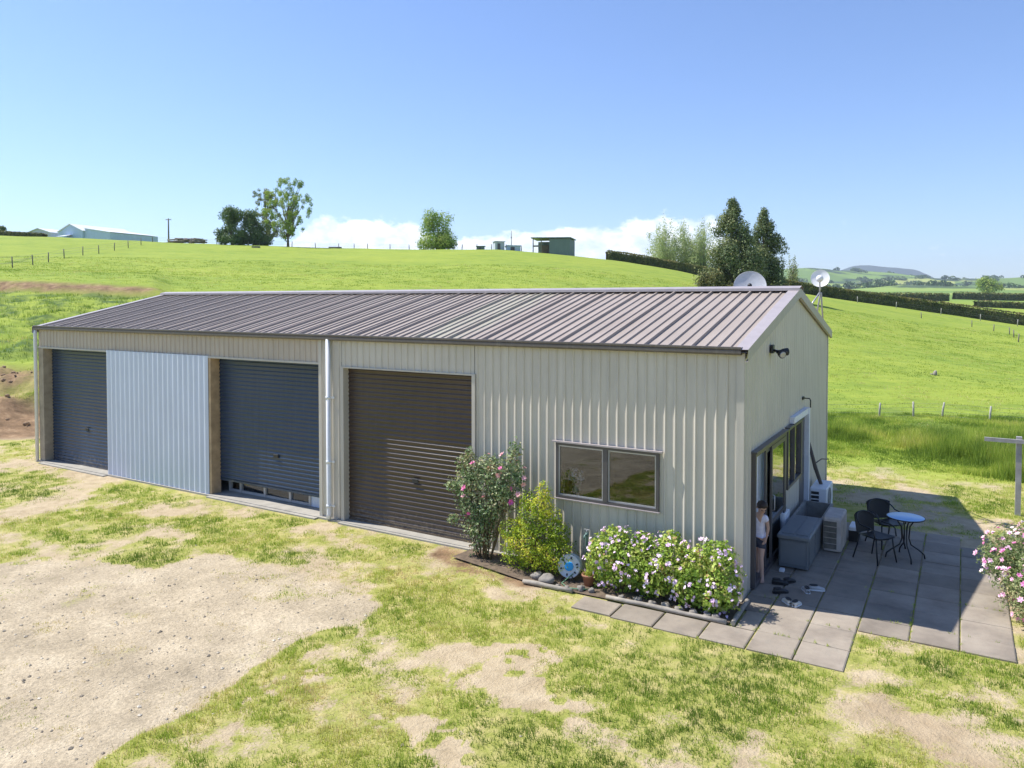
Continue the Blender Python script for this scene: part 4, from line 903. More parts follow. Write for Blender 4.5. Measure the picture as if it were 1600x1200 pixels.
mb = MB(); mb.bbox((19.87, 2.96, .03), (20.17, 3.72, .62), .03); mb.build('body', M_CREAM, cb)
mb = MB()
for k in range(5): mb.box((19.885, 2.945, .07+k*.1), (20.10, 2.957, .15+k*.1))
M_SLAT = simple('dark_aged_slat', (.15, .135, .11), .85, var=.3, scale=9); mb.build('slat', M_SLAT, cb)
mb = MB(); mb.box((20.10, 2.94, .05), (20.168, 2.956, .56)); mb.build('corner_board', M_CREAM, cb)
mb = MB(); mb.bbox((20.20, 3.75, .22), (20.40, 4.15, .29), .015); tag(mb.build('tray', M_WHITE, None, (20.3, 3.95, .22)), 'small white tray sticking out behind the cream cabinet', 'tray')
mb = MB(); mb.box((20.19, 3.80, .0), (20.36, 4.1, .215)); tag(mb.build('tray_stand', M_BLACK, None, (20.3, 3.95, 0)), 'low black crate under the small white tray', 'crate')
hp = empty('heat_pump', (19.55, 5.4, 0), 'white heat pump outdoor unit standing behind the planter', 'heat pump')
mb = MB(); mb.bbox((19.29, 5.16, .09), (19.62, 5.98, .60), .02); mb.build('casing', M_WHITE, hp)
mb = MB()
for k in range(3): mb.box((19.32, 5.15, .30+.085*k), (19.47, 5.158, .355+.085*k))
mb.build('vent', M_BLACK, hp)
mb = MB(); Mf = Matrix.Translation((19.622, 5.48, .35)) @ Matrix.Rotation(R(90), 4, 'Y'); mb.lathe([(.0, .004), (.205, .004), (.215, .0)], 28, Mf)
for k in range(5): mb.lathe([(.04+.04*k, .007), (.046+.04*k, .012), (.052+.04*k, .007)], 24, Mf)
mb.build('fan_grille', simple('grille_grey', (.22, .23, .24), .5), hp)
mb = MB(); mb.box((19.30, 5.3, .0), (19.62, 5.34, .089)); mb.box((19.30, 5.8, .0), (19.62, 5.84, .089)); mb.build('foot', M_BLACK, hp)
# old timber leaning on the wall with a bent hook
mb = MB(); mb.tube([(19.45, 5.62, .55), (19.38, 5.25, 1.0), (19.27, 4.98+.15, 1.52)], [.035, .04, .03], 8)
mb.tube([(19.37, 5.24, 1.08), (19.46, 5.5, 1.14), (19.56, 5.75, 1.10)], [.014, .012, .008], 6)
tag(mb.build('leaning_branch', simple('dark_bark', (.10, .085, .075), .9), None, (19.4, 5.4, .5)), 'dark crooked branch leaning on the wall above the heat pump', 'branch')
mb = MB(); mb.bbox((19.24, 2.62, .05), (19.30, 3.02, .66), .012); tag(mb.build('white_board', M_WHITE, None, (19.27, 2.8, 0)), 'white board leaning on the wall behind the storage box', 'board')
# table
tb = empty('patio_table', (21.15, 3.3, 0), 'round blue glass patio table on thin curved black legs', 'table')
M_TGLASS = simple('blue_frosted_glass', (.26, .50, .78), .3, var=.02, spec=.8); M_BLK = simple('black_powder_coat', (.015, .018, .022), .4)
mb = MB(); mb.lathe([(0, .722), (.285, .722), (.29, .718), (.29, .712), (0, .711)], 48, Matrix.Translation((21.15, 3.3, 0))); mb.build('table_top', M_TGLASS, tb)
mb = MB(); mb.tube([(21.15+.295*math.cos(2*PI*k/40), 3.3+.295*math.sin(2*PI*k/40), .712) for k in range(41)], .011, 6, caps=False); mb.build('rim', M_BLK, tb)
for k in range(4):
    a = R(40+90*k-20); mb = MB(); c_, s_ = math.cos(a), math.sin(a)
    mb.tube([(21.15+c_*q, 3.3+s_*q, z) for q, z in ((.25, .70), (.14, .66), (.07, .55), (.055, .35), (.09, .24), (.22, .15), (.30, .08), (.315, .0))], .0125, 7); mb.build('leg', M_BLK, tb)
M_WICK = None
def wick():
    m, nt, b = mat('black_wicker'); co = coord(nt); wv = node(nt, 'ShaderNodeTexWave'); wv.inputs['Scale'].default_value = 22; wv.bands_direction = 'Z'; nt.links.new(co, wv.inputs[0])
    b.inputs['Base Color'].default_value = (.016, .018, .02, 1); b.inputs['Roughness'].default_value = .5; bump(nt, b, wv.outputs['Fac'], .5, .006); return m
M_WICK = wick()
def chair(loc, ang, label):
    r = lempty('patio_chair', loc, ang, label, 'chair', 'black wicker chairs at the patio table')     # faces +x
    mb = MB(); vs = []; fs = []; n = 10
    for i in range(n+1):
        for j in range(n+1):
            x = -.20+.42*i/n; y = -.21+.42*j/n; y *= 1-.12*(1-i/n); vs.append((x, y, .415+.018*(abs(2*j/n-1)**2)+.012*(i/n)))
    for i in range(n):
        for j in range(n): a = i*(n+1)+j; fs.append((a, a+n+1, a+n+2, a+1))
    k0 = len(vs); vs += [(x, y, z-.022) for x, y, z in vs]; fs += [tuple(reversed([q+k0 for q in f])) for f in fs]
    mb.add(vs, fs, True); lpart(mb, 'seat', M_WICK, r)
    mb = MB(); vs = []; fs = []
    for i in range(n+1):
        for j in range(n+1):
            t = i/n; s_ = 2*j/n-1; ww = (.20+.03*t); z = .43+.34*t*(1-.10*s_*s_); x = -.20-.075*t-.03+.07*s_*s_*(.4+.6*t); vs.append((x, ww*s_, z))
    for i in range(n):
        for j in range(n): a = i*(n+1)+j; fs.append((a, a+1, a+n+2, a+n+1))
    k0 = len(vs); vs += [(x-.016, y, z) for x, y, z in vs]; fs += [tuple(reversed([q+k0 for q in f])) for f in fs]
    mb.add(vs, fs, True); lpart(mb, 'backrest', M_WICK, r)
    mb = MB()   # one hoop: arms and top of the back
    hoop = []
    for k in range(25):
        a = -PI/2*1.15+k*(PI*1.15)/24
        hoop.append((-.10-.20*math.cos(a), .245*math.sin(a)/math.sin(PI/2*1.0) if abs(a) < PI/2 else .245*(1 if a > 0 else -1), .60+.17*max(0, math.cos(a))))
    hoop = [(.20, -.25, .43), (.17, -.255, .56), (.10, -.255, .60)]+hoop[2:-2]+[(.10, .255, .60), (.17, .255, .56), (.20, .25, .43)]
    mb.tube(hoop, .0115, 7); lpart(mb, 'arm_hoop', M_BLK, r)
    for sx_ in (1, -1):
        for sy in (1, -1): mb = MB(); mb.tube([(.17*sx_, .19*sy, .42), (.19*sx_+(.0 if sx_ > 0 else -.01), .20*sy, .25), (.235*sx_-(.0 if sx_ > 0 else .03), .225*sy, 0)], .0125, 7); lpart(mb, 'leg', M_BLK, r)
    return r
chair((20.72, 2.92, .008), R(-35), 'nearer black wicker chair, in front of the other at the blue table')
chair((20.80, 3.88, .008), R(-52), 'farther black wicker chair, beside the grass behind the blue table')
# shoes
def shoe(name, x, y, rz, m, label, grp, sock=True, ln=.24, inner=M_BLACK):
    r = lempty(name, (x, y, .008), rz, label, 'shoe', grp)
    def ring(px, wd, h, z0=0, n=12): return [(px, wd*math.cos(2*PI*k/n)*(1 if math.sin(2*PI*k/n) > -.3 else .95), z0+h*(.5+.5*math.sin(2*PI*k/n))) for k in range(n)]
    st = [(-.5, .015, .045), (-.46, .03, .065), (-.35, .036, .078), (-.15, .036, .075), (.05, .040, .068), (.25, .046, .052), (.40, .042, .042), (.48, .028, .030), (.50, .012, .018)]
    vs = []; fs = []; n = 12
    for q, wd, h in st: vs += ring(q*ln, wd, h)
    for i in range(len(st)-1):
        for k in range(n): fs.append((i*n+k, i*n+(k+1) % n, (i+1)*n+(k+1) % n, (i+1)*n+k))
    fs += [tuple(range(n)), tuple(range((len(st)-1)*n+n-1, (len(st)-1)*n-1, -1))]
    mb = MB(); mb.add(vs, fs, True); lpart(mb, 'upper', m, r)
    mb = MB(); vs = [(ln*(-.22)+.058*math.cos(2*PI*k/14), .030*math.sin(2*PI*k/14), .079-.0*k) for k in range(14)]; mb.add(vs, [tuple(range(14))])
    mb.tube([(v[0], v[1], .078) for v in vs]+[(vs[0][0], vs[0][1], .078)], .007, 6); lpart(mb, 'opening', inner if sock else m, r)
    mb = MB(); so_ = [(q*ln, wd*1.06) for q, wd, h in st]; pl_ = [(a, b) for a, b in so_]+[(a, -b) for a, b in reversed(so_)]
    mb.add([(a, b, .0) for a, b in pl_]+[(a, b, .016) for a, b in pl_], [tuple(range(len(pl_)-1, -1, -1)), tuple(range(len(pl_), 2*len(pl_)))]+[(i, (i+1) % len(pl_), (i+1) % len(pl_)+len(pl_), i+len(pl_)) for i in range(len(pl_))]); lpart(mb, 'sole', M_WHITE if m is not M_BLACK else M_BLACK, r)
    return r
M_CLOG = simple('cream_rubber', (.62, .60, .54), .6); M_SNK = simple('grey_shoe_mesh', (.42, .42, .42), .7)
g1 = 'pair of cream clogs on the patio'; g2 = 'pair of grey sneakers on the patio'; g3 = 'black shoes by the sliding door'
shoe('clog', 19.79, .23, R(128), M_CLOG, 'cream clog nearest the shed corner', g1, True, .20); shoe('clog', 19.93, .20, R(75), M_CLOG, 'cream clog to the right of its pair mate', g1, True, .19)
shoe('sneaker', 19.95, .84, R(118), M_SNK, 'grey sneaker with dark lining on the left of its pair', g2, True, .23); shoe('sneaker', 20.09, .97, R(20), M_SNK, 'grey sneaker with dark lining on the right of its pair', g2, True, .23)
for k, (x, y, a) in enumerate([(19.55, .95, 20), (19.66, 1.08, 60), (19.63, .58, 40)]):
    shoe('black_shoe', x, y, R(a), M_BLACK, ['black shoe nearest to the open sliding door', 'black shoe beside the storage box', 'black shoe behind the cream clogs'][k], g3, True, .25)
mb = MB(); mb.bbox((19.42, 1.50, .008), (19.50, 1.60, .05), .01); tag(mb.build('small_tub', M_WHITE, None, (19.46, 1.55, 0)), 'tiny white tub on the paving at the corner of the storage box', 'tub')
# clothesline post
cp = empty('clothesline_post', (22.98, 7.5, 0), 'grey weathered timber clothesline post with a cross arm at the right edge', 'post')
M_GPOST = simple('silver_timber', (.34, .33, .33), .85, var=.2, scale=6, bmp=.4)
mb = MB(); mb.box((22.93, 7.45, -.1), (23.03, 7.55, 1.62)); mb.build('post', M_GPOST, cp); mb = MB(); mb.box((22.37, 7.40, 1.49), (23.7, 7.449, 1.57)); mb.build('cross_arm', M_GPOST, cp)

# ------------------------------------------------------------------ the child stepping out of the sliding door
def skin_obj(name, verts, edges, rad, m, parent=None, sub=2, root=0):
    """verts are relative to the parent; radii are per vertex, (rx, ry) or one number"""
    me = bpy.data.meshes.new(name); me.from_pydata(verts, edges, []); me.materials.append(m)
    o = bpy.data.objects.new(name, me); COL.objects.link(o)
    sk = o.modifiers.new('skin', 'SKIN'); sk.use_smooth_shade = True
    for i, q in enumerate(rad):
        me.skin_vertices[0].data[i].radius = q if isinstance(q, tuple) else (q, q)
        me.skin_vertices[0].data[i].use_root = (i == root)
    sb_ = o.modifiers.new('sub', 'SUBSURF'); sb_.levels = sub; sb_.render_levels = sub
    if parent: o.parent = parent
    return o
def child():
    O = Vector((19.22, 1.0, .0))
    r = empty('person', O, 'child in white shirt and dark shorts stepping barefoot out of the sliding door', 'person')
    M_SKIN = simple('skin', (.52, .32, .235), .5, var=.05); M_SHIRT = simple('white_shirt', (.72, .70, .80), .8, var=.12, scale=18, bmp=.9, bscale=22); M_SHORT = simple('dark_shorts', (.045, .05, .075), .8); M_HAIR = simple('dark_brown_hair', (.035, .022, .016), .6, var=.4, scale=60, bmp=.6)
    V = []; E_ = []; Rd = []
    def add(p, q, link=None):
        V.append(tuple(Vector(p)-O)); Rd.append(q)
        if link is not None: E_.append((link, len(V)-1))
        return len(V)-1
    pel = add((19.215, 1.04, .66), (.088, .070)); wa = add((19.21, 1.03, .77), (.076, .062), pel); ch = add((19.21, 1.01, .92), (.088, .068), wa); nb = add((19.22, .985, 1.025), (.055, .048), ch)
    nk = add((19.24, .955, 1.075), .036, nb); jaw = add((19.265, .925, 1.115), (.052, .056), nk); hd = add((19.275, .915, 1.175), (.072, .082), jaw); tp_ = add((19.28, .93, 1.235), (.058, .066), hd)
    def arm(sx, sh, el, wr, hn):
        a = add(sh, .036, nb); b = add(((Vector(sh)+Vector(el))/2), .032, a); c = add(el, .026, b); d_ = add(((Vector(el)+Vector(wr))/2), .024, c); e = add(wr, .017, d_); f = add(hn, (.024, .013), e)
        dv = (Vector(hn)-Vector(wr)).normalized(); sd_ = Vector((.8, .5, 0)).normalized()
        for k, (o_, ln) in enumerate(((-.020, .042), (-.007, .050), (.007, .047), (.019, .038))):
            p0 = Vector(hn)+dv*.022+sd_*o_; g1_ = add(p0, .0062, f); p1 = p0+dv*ln*.55+Vector((-.004, -.006, 0)); g2_ = add(p1, .0056, g1_); add(p1+dv*ln*.4+Vector((-.006, -.012, 0)), .0046, g2_)
        t0 = Vector(wr)+dv*.012-sd_*.02; t1 = add(t0+Vector((-.006, -.008, -.004)), .0068, f); add(t0+dv*.03+Vector((-.014, -.016, 0)), .0055, t1)
    arm(1, (19.325, .985, 1.0), (19.352, 1.0, .84), (19.335, .965, .70), (19.322, .95, .655))
    arm(-1, (19.10, 1.0, 1.0), (19.075, 1.02, .84), (19.09, .97, .70), (19.095, .95, .655))
    def leg(hip, kn, an, heel, ball, toe):
        a = add(hip, .062, pel); b = add((Vector(hip)+Vector(kn))/2, .054, a); c = add(kn, .040, b); d_ = add(Vector(kn).lerp(Vector(an), .4), .039, c); e = add(an, .024, d_)
        f = add(ball, (.030, .018), e); dv = (Vector(toe)-Vector(ball)).normalized(); sd_ = Vector((-dv.y, dv.x, 0)).normalized()
        for k in range(5):
            p0 = Vector(ball)+sd_*(-.022+.011*k)+dv*.012; g_ = add(p0, .0078 if k else .0095, f); add(p0+dv*(.034-.004*abs(k-1)), .006, g_)
        add(heel, .022, e)
    leg((19.255, 1.02, .62), (19.262, .93, .365), (19.287, .905, .085), (19.285, .93, .035), (19.302, .845, .03), (19.31, .80, .02))
    leg((19.165, 1.06, .62), (19.16, 1.03, .36), (19.17, 1.13, .10), (19.17, 1.155, .06), (19.175, 1.065, .045), (19.178, 1.02, .04))
    body = skin_obj('body', V, E_, Rd, M_SKIN, r, 2, pel)
    def rel(p): return tuple(Vector(p)-O)
    sv = [(19.212, 1.035, .695), (19.21, 1.03, .78), (19.21, 1.01, .92), (19.22, .99, 1.01), (19.226, .982, 1.045), (19.31, .987, 1.0), (19.34, .995, .93), (19.115, 1.0, 1.0), (19.088, 1.01, .93)]
    skin_obj('shirt', [rel(p) for p in sv], [(0, 1), (1, 2), (2, 3), (3, 4), (3, 5), (5, 6), (3, 7), (7, 8)], [(.112, .092), (.096, .082), (.102, .085), (.07, .06), (.048, .044), (.050, .050), (.052, .052), (.05, .05), (.052, .052)], M_SHIRT, r, 2, 1)
    sv = [(19.213, 1.04, .70), (19.214, 1.04, .65), (19.257, 1.01, .60), (19.262, .965, .47), (19.165, 1.055, .60), (19.162, 1.045, .47)]
    skin_obj('shorts', [rel(p) for p in sv], [(0, 1), (1, 2), (2, 3), (1, 4), (4, 5)], [(.10, .085), (.10, .085), (.074, .074), (.070, .070), (.074, .074), (.070, .070)], M_SHORT, r, 2, 1)
    # head turned down and to the right: hair cap, ears, eyes, nose, mouth
    hc = Vector((19.277, .918, 1.195)); f = Vector((.42, -.66, -.52)).normalized(); up_ = Vector((.22, -.32, .85)); up_ = (up_-f*up_.dot(f)).normalized(); sd_ = f.cross(up_)
    Mh = Matrix((sd_, f, up_)).transposed().to_4x4(); Mh.translation = hc
    mb = MB(); vs = []; fs = []; nn, mm = 20, 12
    for i in range(mm+1):
        t = PI*i/mm
        for k in range(nn):
            a = 2*PI*k/nn; d_ = Vector((math.sin(t)*math.cos(a), math.sin(t)*math.sin(a), math.cos(t)))
            front_ = max(0, d_.y); low = d_.z < .28*front_*1.6-.30+.35*front_
            q = .070 if low and d_.y > -.1 else .094+.005*math.sin(9*a)*math.sin(5*t)+random.uniform(-.002, .002)
            if d_.z < -.45: q = .062
            vs.append(tuple(Vector((d_.x*q*.90, d_.y*q*1.03-.006, d_.z*q))))
    for i in range(mm):
        for k in range(nn): fs.append((i*nn+k, i*nn+(k+1) % nn, (i+1)*nn+(k+1) % nn, (i+1)*nn+k))
    mb.add(vs, fs, True, Mh); mb.build('hair', M_HAIR, r)
    mb = MB(); mb.tube([Mh @ Vector((0, .074, -.008)), Mh @ Vector((0, .092, -.028)), Mh @ Vector((0, .080, -.036))], [.006, .011, .008], 8)
    for s_ in (-1, 1): mb.tube([Mh @ Vector((s_*.072, .0, -.0)), Mh @ Vector((s_*.084, -.004, -.014)), Mh @ Vector((s_*.073, .0, -.036))], [.010, .013, .008], 8)
    mb.build('nose_and_ears', M_SKIN, r)
    for s_ in (-1, 1): mb = MB(); mb.lathe([(0, .004), (.008, .003), (.010, -.004)], 10, Mh @ Matrix.Translation((s_*.028, .078, -.008)) @ Matrix.Rotation(R(-90), 4, 'X')); mb.build('eye', M_BLACK, r)
    mb = MB(); mb.tube([Mh @ Vector((-.018, .074, -.057)), Mh @ Vector((0, .079, -.058)), Mh @ Vector((.018, .074, -.057))], .0035, 6); mb.build('mouth', simple('lips', (.42, .18, .15), .5), r)
child()

# ------------------------------------------------------------------ trees
M_BARK = simple('bark', (.17, .14, .11), .9, var=.25, scale=3); M_PALEBARK = simple('pale_bark', (.36, .33, .28), .9, var=.2, scale=3)
M_OAK = leafmat('bright_tree_leaf', [(0, (.09, .16, .04)), (.4, (.20, .32, .05)), (.75, (.38, .47, .09)), (1, (.50, .50, .12))], .35)
M_DARKT = leafmat('dark_tree_leaf', [(0, (.04, .08, .035)), (.45, (.095, .165, .055)), (.8, (.19, .27, .08)), (1, (.30, .36, .11))], .25)
M_CONI = leafmat('conifer_leaf', [(0, (.03, .06, .03)), (.4, (.10, .15, .06)), (.75, (.25, .28, .11)), (1, (.38, .36, .16))], .2)
M_SPARSE = leafmat('new_spring_leaf', [(0, (.16, .21, .10)), (.5, (.21, .26, .10)), (1, (.38, .38, .14))], .35)
M_POP = leafmat('poplar_leaf', [(0, (.19, .26, .12)), (.5, (.37, .45, .19)), (1, (.55, .57, .26))], .4)
M_HEDGE = leafmat('hedge_leaf', [(0, (.05, .075, .03)), (.45, (.13, .155, .05)), (.8, (.27, .24, .08)), (1, (.36, .28, .12))], .2)
def tree(u, d, h, w, kind, lm, label, n, leaf=.22, trunk=.18, bark=None, group='trees on the hill', cat='tree', name='tree', cz=None, limbs=9, base=None):
    x, y, z = at(u, d) if base is None else base; z -= .1
    root = empty(name, (x, y, z), label, cat, group); bark = bark or M_BARK; mb = MB()
    rnd = random.Random(int(u*7+d)); rw = w/2; blobs = []
    ri = Vector((RT[0], RT[1], 0)); fo = Vector((-RT[1], RT[0], 0)); o = Vector((x, y, z))
    if kind == 'round':
        for k in range(15):
            a = rnd.random()*2*PI; t = rnd.random(); zz = h*(.26+.62*t); q = rw*.62*math.sqrt(max(.05, 1-((t-.35)/.75)**2))*rnd.uniform(.3, 1)
            c = o+ri*q*math.cos(a)+fo*q*math.sin(a)+Vector((0, 0, zz)); s_ = rw*rnd.uniform(.26, .42); blobs.append((*c, s_, s_, s_*.8))
    elif kind == 'bushy':
        for k in range(18):
            a = rnd.random()*2*PI; t = rnd.random(); zz = h*(.10+.76*t); q = rw*.85*(1-.62*t)*rnd.uniform(.3, 1)
            c = o+ri*q*math.cos(a)+fo*q*math.sin(a)+Vector((0, 0, zz)); s_ = rw*rnd.uniform(.28, .42); blobs.append((*c, s_, s_, s_*.85))
        for k in range(11):
            a = 2*PI*k/11; c = o+ri*rw*.58*math.cos(a)+fo*rw*.58*math.sin(a)+Vector((0, 0, h*rnd.uniform(.10, .2))); s_ = rw*.32; blobs.append((*c, s_, s_, s_*.9))
    elif kind == 'conifer':
        for k in range(90):
            t = (k+.5)/90; a = rnd.random()*2*PI; env = rw*(1-t**1.5)**.9; q = env*rnd.uniform(.25, .86)
            c = o+ri*q*math.cos(a)+fo*q*math.sin(a)+Vector((0, 0, h*(.06+.88*t))); s_ = rw*rnd.uniform(.20, .32)*(1.2-.75*t); blobs.append((*c, s_, s_, s_*1.25))
    elif kind == 'plume':
        for k in range(22):
            a = rnd.random()*2*PI; q = rw*rnd.uniform(.1, .8); top_ = h*rnd.uniform(.62, 1)*(1-.25*(q/rw)**2); zz = h*rnd.uniform(.12, .3)
            c = o+ri*q*math.cos(a)+fo*q*math.sin(a)
            for t in (.1, .35, .6, .85): blobs.append((c.x+rnd.uniform(-.1, .1)*rw, c.y, z+zz+(top_-zz)*t, rw*.24*(1.25-t*.95), rw*.24*(1.25-t*.95), (top_-zz)*.18))
    elif kind == 'open':
        for k in range(120):
            a = rnd.random()*2*PI; t = rnd.random()**.8; zz = h*(.13+.83*t); q = rw*math.sqrt(max(.04, 1-((t-.3)/.78)**2))*rnd.uniform(.1, 1)
            c = o+ri*q*math.cos(a)+fo*q*math.sin(a)+Vector((0, 0, zz)); s_ = rw*rnd.uniform(.07, .13); blobs.append((*c, s_, s_, s_*1.1))
    th = {'round': .5, 'bushy': .5, 'conifer': .93, 'plume': .45, 'open': .75}[kind]
    sway = [o+Vector((rnd.uniform(-.12, .12)*k*.4, rnd.uniform(-.12, .12)*k*.4, h*th*k/5-.1)) for k in range(6)]
    mb.tube(sway, [trunk*(1.25 if k == 0 else 1-.16*k) for k in range(6)], 8)
    picks = rnd.sample(blobs, min(limbs, len(blobs)))
    for b in picks:
        e = Vector(b[:3]); k = max(1, min(4, int((e.z-z)/h*3.6))) ; s0 = sway[k] if kind != 'plume' else sway[rnd.choice((0, 1, 2))]
        s0 = Vector((s0.x, s0.y, min(s0.z, e.z-.05*h))); mid = s0.lerp(e, .55)+Vector((0, 0, -.04*h if kind != 'plume' else .02*h))
        mb.tube([s0, mid, e, e+Vector((rnd.uniform(-.3, .3), rnd.uniform(-.3, .3), .05*h))], [trunk*.42, trunk*.26, trunk*.13, trunk*.05], 5)
    mb.build('trunk', bark, root)
    P, N, k = crown_pts(blobs, n, .35); Lr = leaf*(.55+.9*RNG.random(n)); V, Fc = leaves(P, N, Lr, Lr*.62, .15)
    shade_ = RNG.random(len(blobs)); tt = np.clip(.2+.35*shade_[k]+.3*RNG.random(n)+.12*N[:, 2], 0, 1)
    fast('crown', V, Fc, lm, tint=np.repeat(tt, 4), parent=root); return root
def dw(px, d): return px/F*d
dT = 136
tree(364, dT, dw(66, dT), dw(56, dT), 'bushy', M_DARKT, 'dense dark green rounded tree, leftmost in the clump on the hilltop', 9000, .30, .22)
tree(398, dT+3, dw(62, dT), dw(60, dT), 'bushy', M_DARKT, 'dense dark tree in the hilltop clump, right of the leftmost rounded one', 9000, .30, .22)
tree(418, dT+8, dw(98, dT), dw(66, dT), 'open', M_SPARSE, 'tall pale thin leaved tree rising behind the dark hilltop clump', 7500, .24, .16, limbs=32)
tree(451, dT-1, dw(108, dT), dw(84, dT), 'open', M_OAK, 'large open crowned tree with a visible trunk, right of the hilltop clump', 15000, .20, .20, limbs=38)
tree(683, dT-1, dw(66, dT), dw(74, dT), 'bushy', M_OAK, 'lone round bright green tree on the crest between the clouds', 11000, .27, .2)
tree(1046, 150, dw(98, 150), dw(92, 150), 'plume', M_POP, 'pale feathery tree, leftmost of those behind the hedge', 11000, .24, .14, limbs=30)
tree(1074, 152, dw(106, 150), dw(92, 150), 'plume', M_POP, 'pale feathery tree, middle of those behind the hedge', 11000, .24, .14, limbs=30)
tree(1099, 149, dw(100, 150), dw(84, 150), 'plume', M_POP, 'pale feathery tree half hidden behind the tall conifer', 10000, .24, .14, limbs=30)
tree(1143, 92, dw(152, 92), dw(112, 92), 'conifer', M_CONI, 'tallest dark conifer behind the satellite dish', 34000, .22, .25, limbs=20)
tree(1192, 97, dw(142, 97), dw(96, 97), 'conifer', M_CONI, 'dark conifer standing right of the tallest conifer', 28000, .22, .25, limbs=20)
tree(1236, 150, dw(66, 150), dw(34, 150), 'plume', M_SPARSE, 'thin pale bare looking tree right of the conifers', 1800, .24, .14, M_PALEBARK, limbs=36)
tree(1545, 560, dw(30, 560), dw(44, 560), 'round', M_OAK, 'round olive tree alone on the far plain', 3500, 1.0, .5, group='trees on the plain')
tree(2, 190, dw(30, 190), dw(30, 190), 'bushy', M_DARKT, 'dark tree at the left edge beside the distant farm buildings', 4500, .4, .25)
# low scrub at the conifers' feet
for u, d, w_, h_, lb in ((1108, 90, 44, 30, 'olive scrub at the left foot of the tallest conifer'), (1160, 88, 60, 26, 'brownish low scrub in front of the conifers'), (1215, 104, 40, 30, 'olive scrub right of the conifers')):
    x, y, z = at(u, d); q = dw(w_, d)/2; hh_ = dw(h_, d)
    shrub('scrub', (x, y, z), lb, 'scrub', [(x+random.uniform(-.8, .8)*q, y+random.uniform(-.4, .4)*q, z+random.uniform(.25, .6)*hh_, q*.4, q*.4, hh_*.4) for _ in range(9)], 3500, .22, .12, M_HEDGE, 5, M_STEM, group='scrub round the conifers')

# ------------------------------------------------------------------ hedges
M_HCORE = simple('hedge_twigs', (.085, .09, .04), .9, var=.4, scale=2)
def hedge(pts, hgt, wid, label, leaf=.26, per=260, lm=M_HEDGE):
    W = [at(u, d) for u, d in pts]; P = []; x0, y0, z0 = W[0]; root = empty('hedge', W[0], label, 'hedge')
    V = []; Fc = []; pp = []
    for (ax, ay, az), (bx, by, bz) in zip(W[:-1], W[1:]):
        ln = math.hypot(bx-ax, by-ay); n = int(ln/2)+1
        for k in range(n): t = k/n; pp.append((ax+(bx-ax)*t, ay+(by-ay)*t))
    pp.append(W[-1][:2]); pp = np.array(pp); zz = height(pp[:, 0], pp[:, 1])
    T = np.gradient(pp, axis=0); T /= np.linalg.norm(T, axis=1, keepdims=True); Nn = np.stack([-T[:, 1], T[:, 0]], 1)
    for i in range(len(pp)):
        for s_, zf in ((-.42, -.2), (-.36, .86), (.36, .86), (.42, -.2)):
            V.append((pp[i, 0]+Nn[i, 0]*s_*wid, pp[i, 1]+Nn[i, 1]*s_*wid, zz[i]+zf*hgt))
    for i in range(len(pp)-1):
        for k in range(3): a = i*4+k; Fc.append((a, a+1, a+5, a+4))
    fast('twigs', V, Fc, M_HCORE, parent=root)
    L_ = float(np.linalg.norm(np.diff(pp, axis=0), axis=1).sum()); n = int(L_*per)
    t = RNG.random(n)*(len(pp)-1.001); i = t.astype(int); f = (t-i)[:, None]; c = pp[i]*(1-f)+pp[i+1]*f; nn = Nn[i]; zb = height(c[:, 0], c[:, 1])
    side = RNG.random(n); sgn = np.where(side < .42, -1, np.where(side < .58, 1, 0)); off = np.where(sgn != 0, sgn*.47, (RNG.random(n)-.5)*.95)*wid
    wob = (fbm(t*1.1, t*0, 3, 4)-.5)*.45; zt = np.where(sgn != 0, RNG.random(n)*.98, .93+.09*RNG.random(n)+wob*.28)*hgt; off = off*(1+wob*.5)
    Pn = np.stack([c[:, 0]+nn[:, 0]*off, c[:, 1]+nn[:, 1]*off, zb+zt], 1); Nv = unit(np.stack([nn[:, 0]*sgn, nn[:, 1]*sgn, (sgn == 0)+.3], 1)+.6*RNG.normal(size=(n, 3)))
    Lr = leaf*(.6+.8*RNG.random(n)); V, Fc = leaves(Pn, Nv, Lr, Lr*.6, .15)
    tt = np.clip(.30+.45*(zt/hgt-.3)+(fbm(t*2.2, zt*1.4, 5, 3)-.5)*.9+RNG.normal(size=n)*.1, 0, 1)
    fast('foliage', V, Fc, lm, tint=np.repeat(tt, 4), parent=root)
hedge([(948, 138), (1010, 139), (1100, 140), (1215, 141), (1300, 141.5), (1400, 139), (1500, 136), (1600, 132), (1760, 128)], 2.1, 2.0, 'long trimmed hedge running down the right side of the hill field', .30, 190)
hedge([(1330, 330), (1480, 330)], 3.4, 4, 'distant hedge line on the plain, short dark stretch behind the long hedge', .9, 26)
hedge([(1490, 375), (1700, 368)], 3.6, 4, 'distant hedge line on the plain in front of the lone olive tree', .9, 26)
hedge([(1524, 262), (1740, 258)], 2.2, 3, 'nearer dark hedge line on the plain at the right edge', .7, 30)
hedge([(-70, 168), (72, 168)], dw(9, 168), 2.4, 'dark clipped hedge in front of the white farm building', .35, 120)
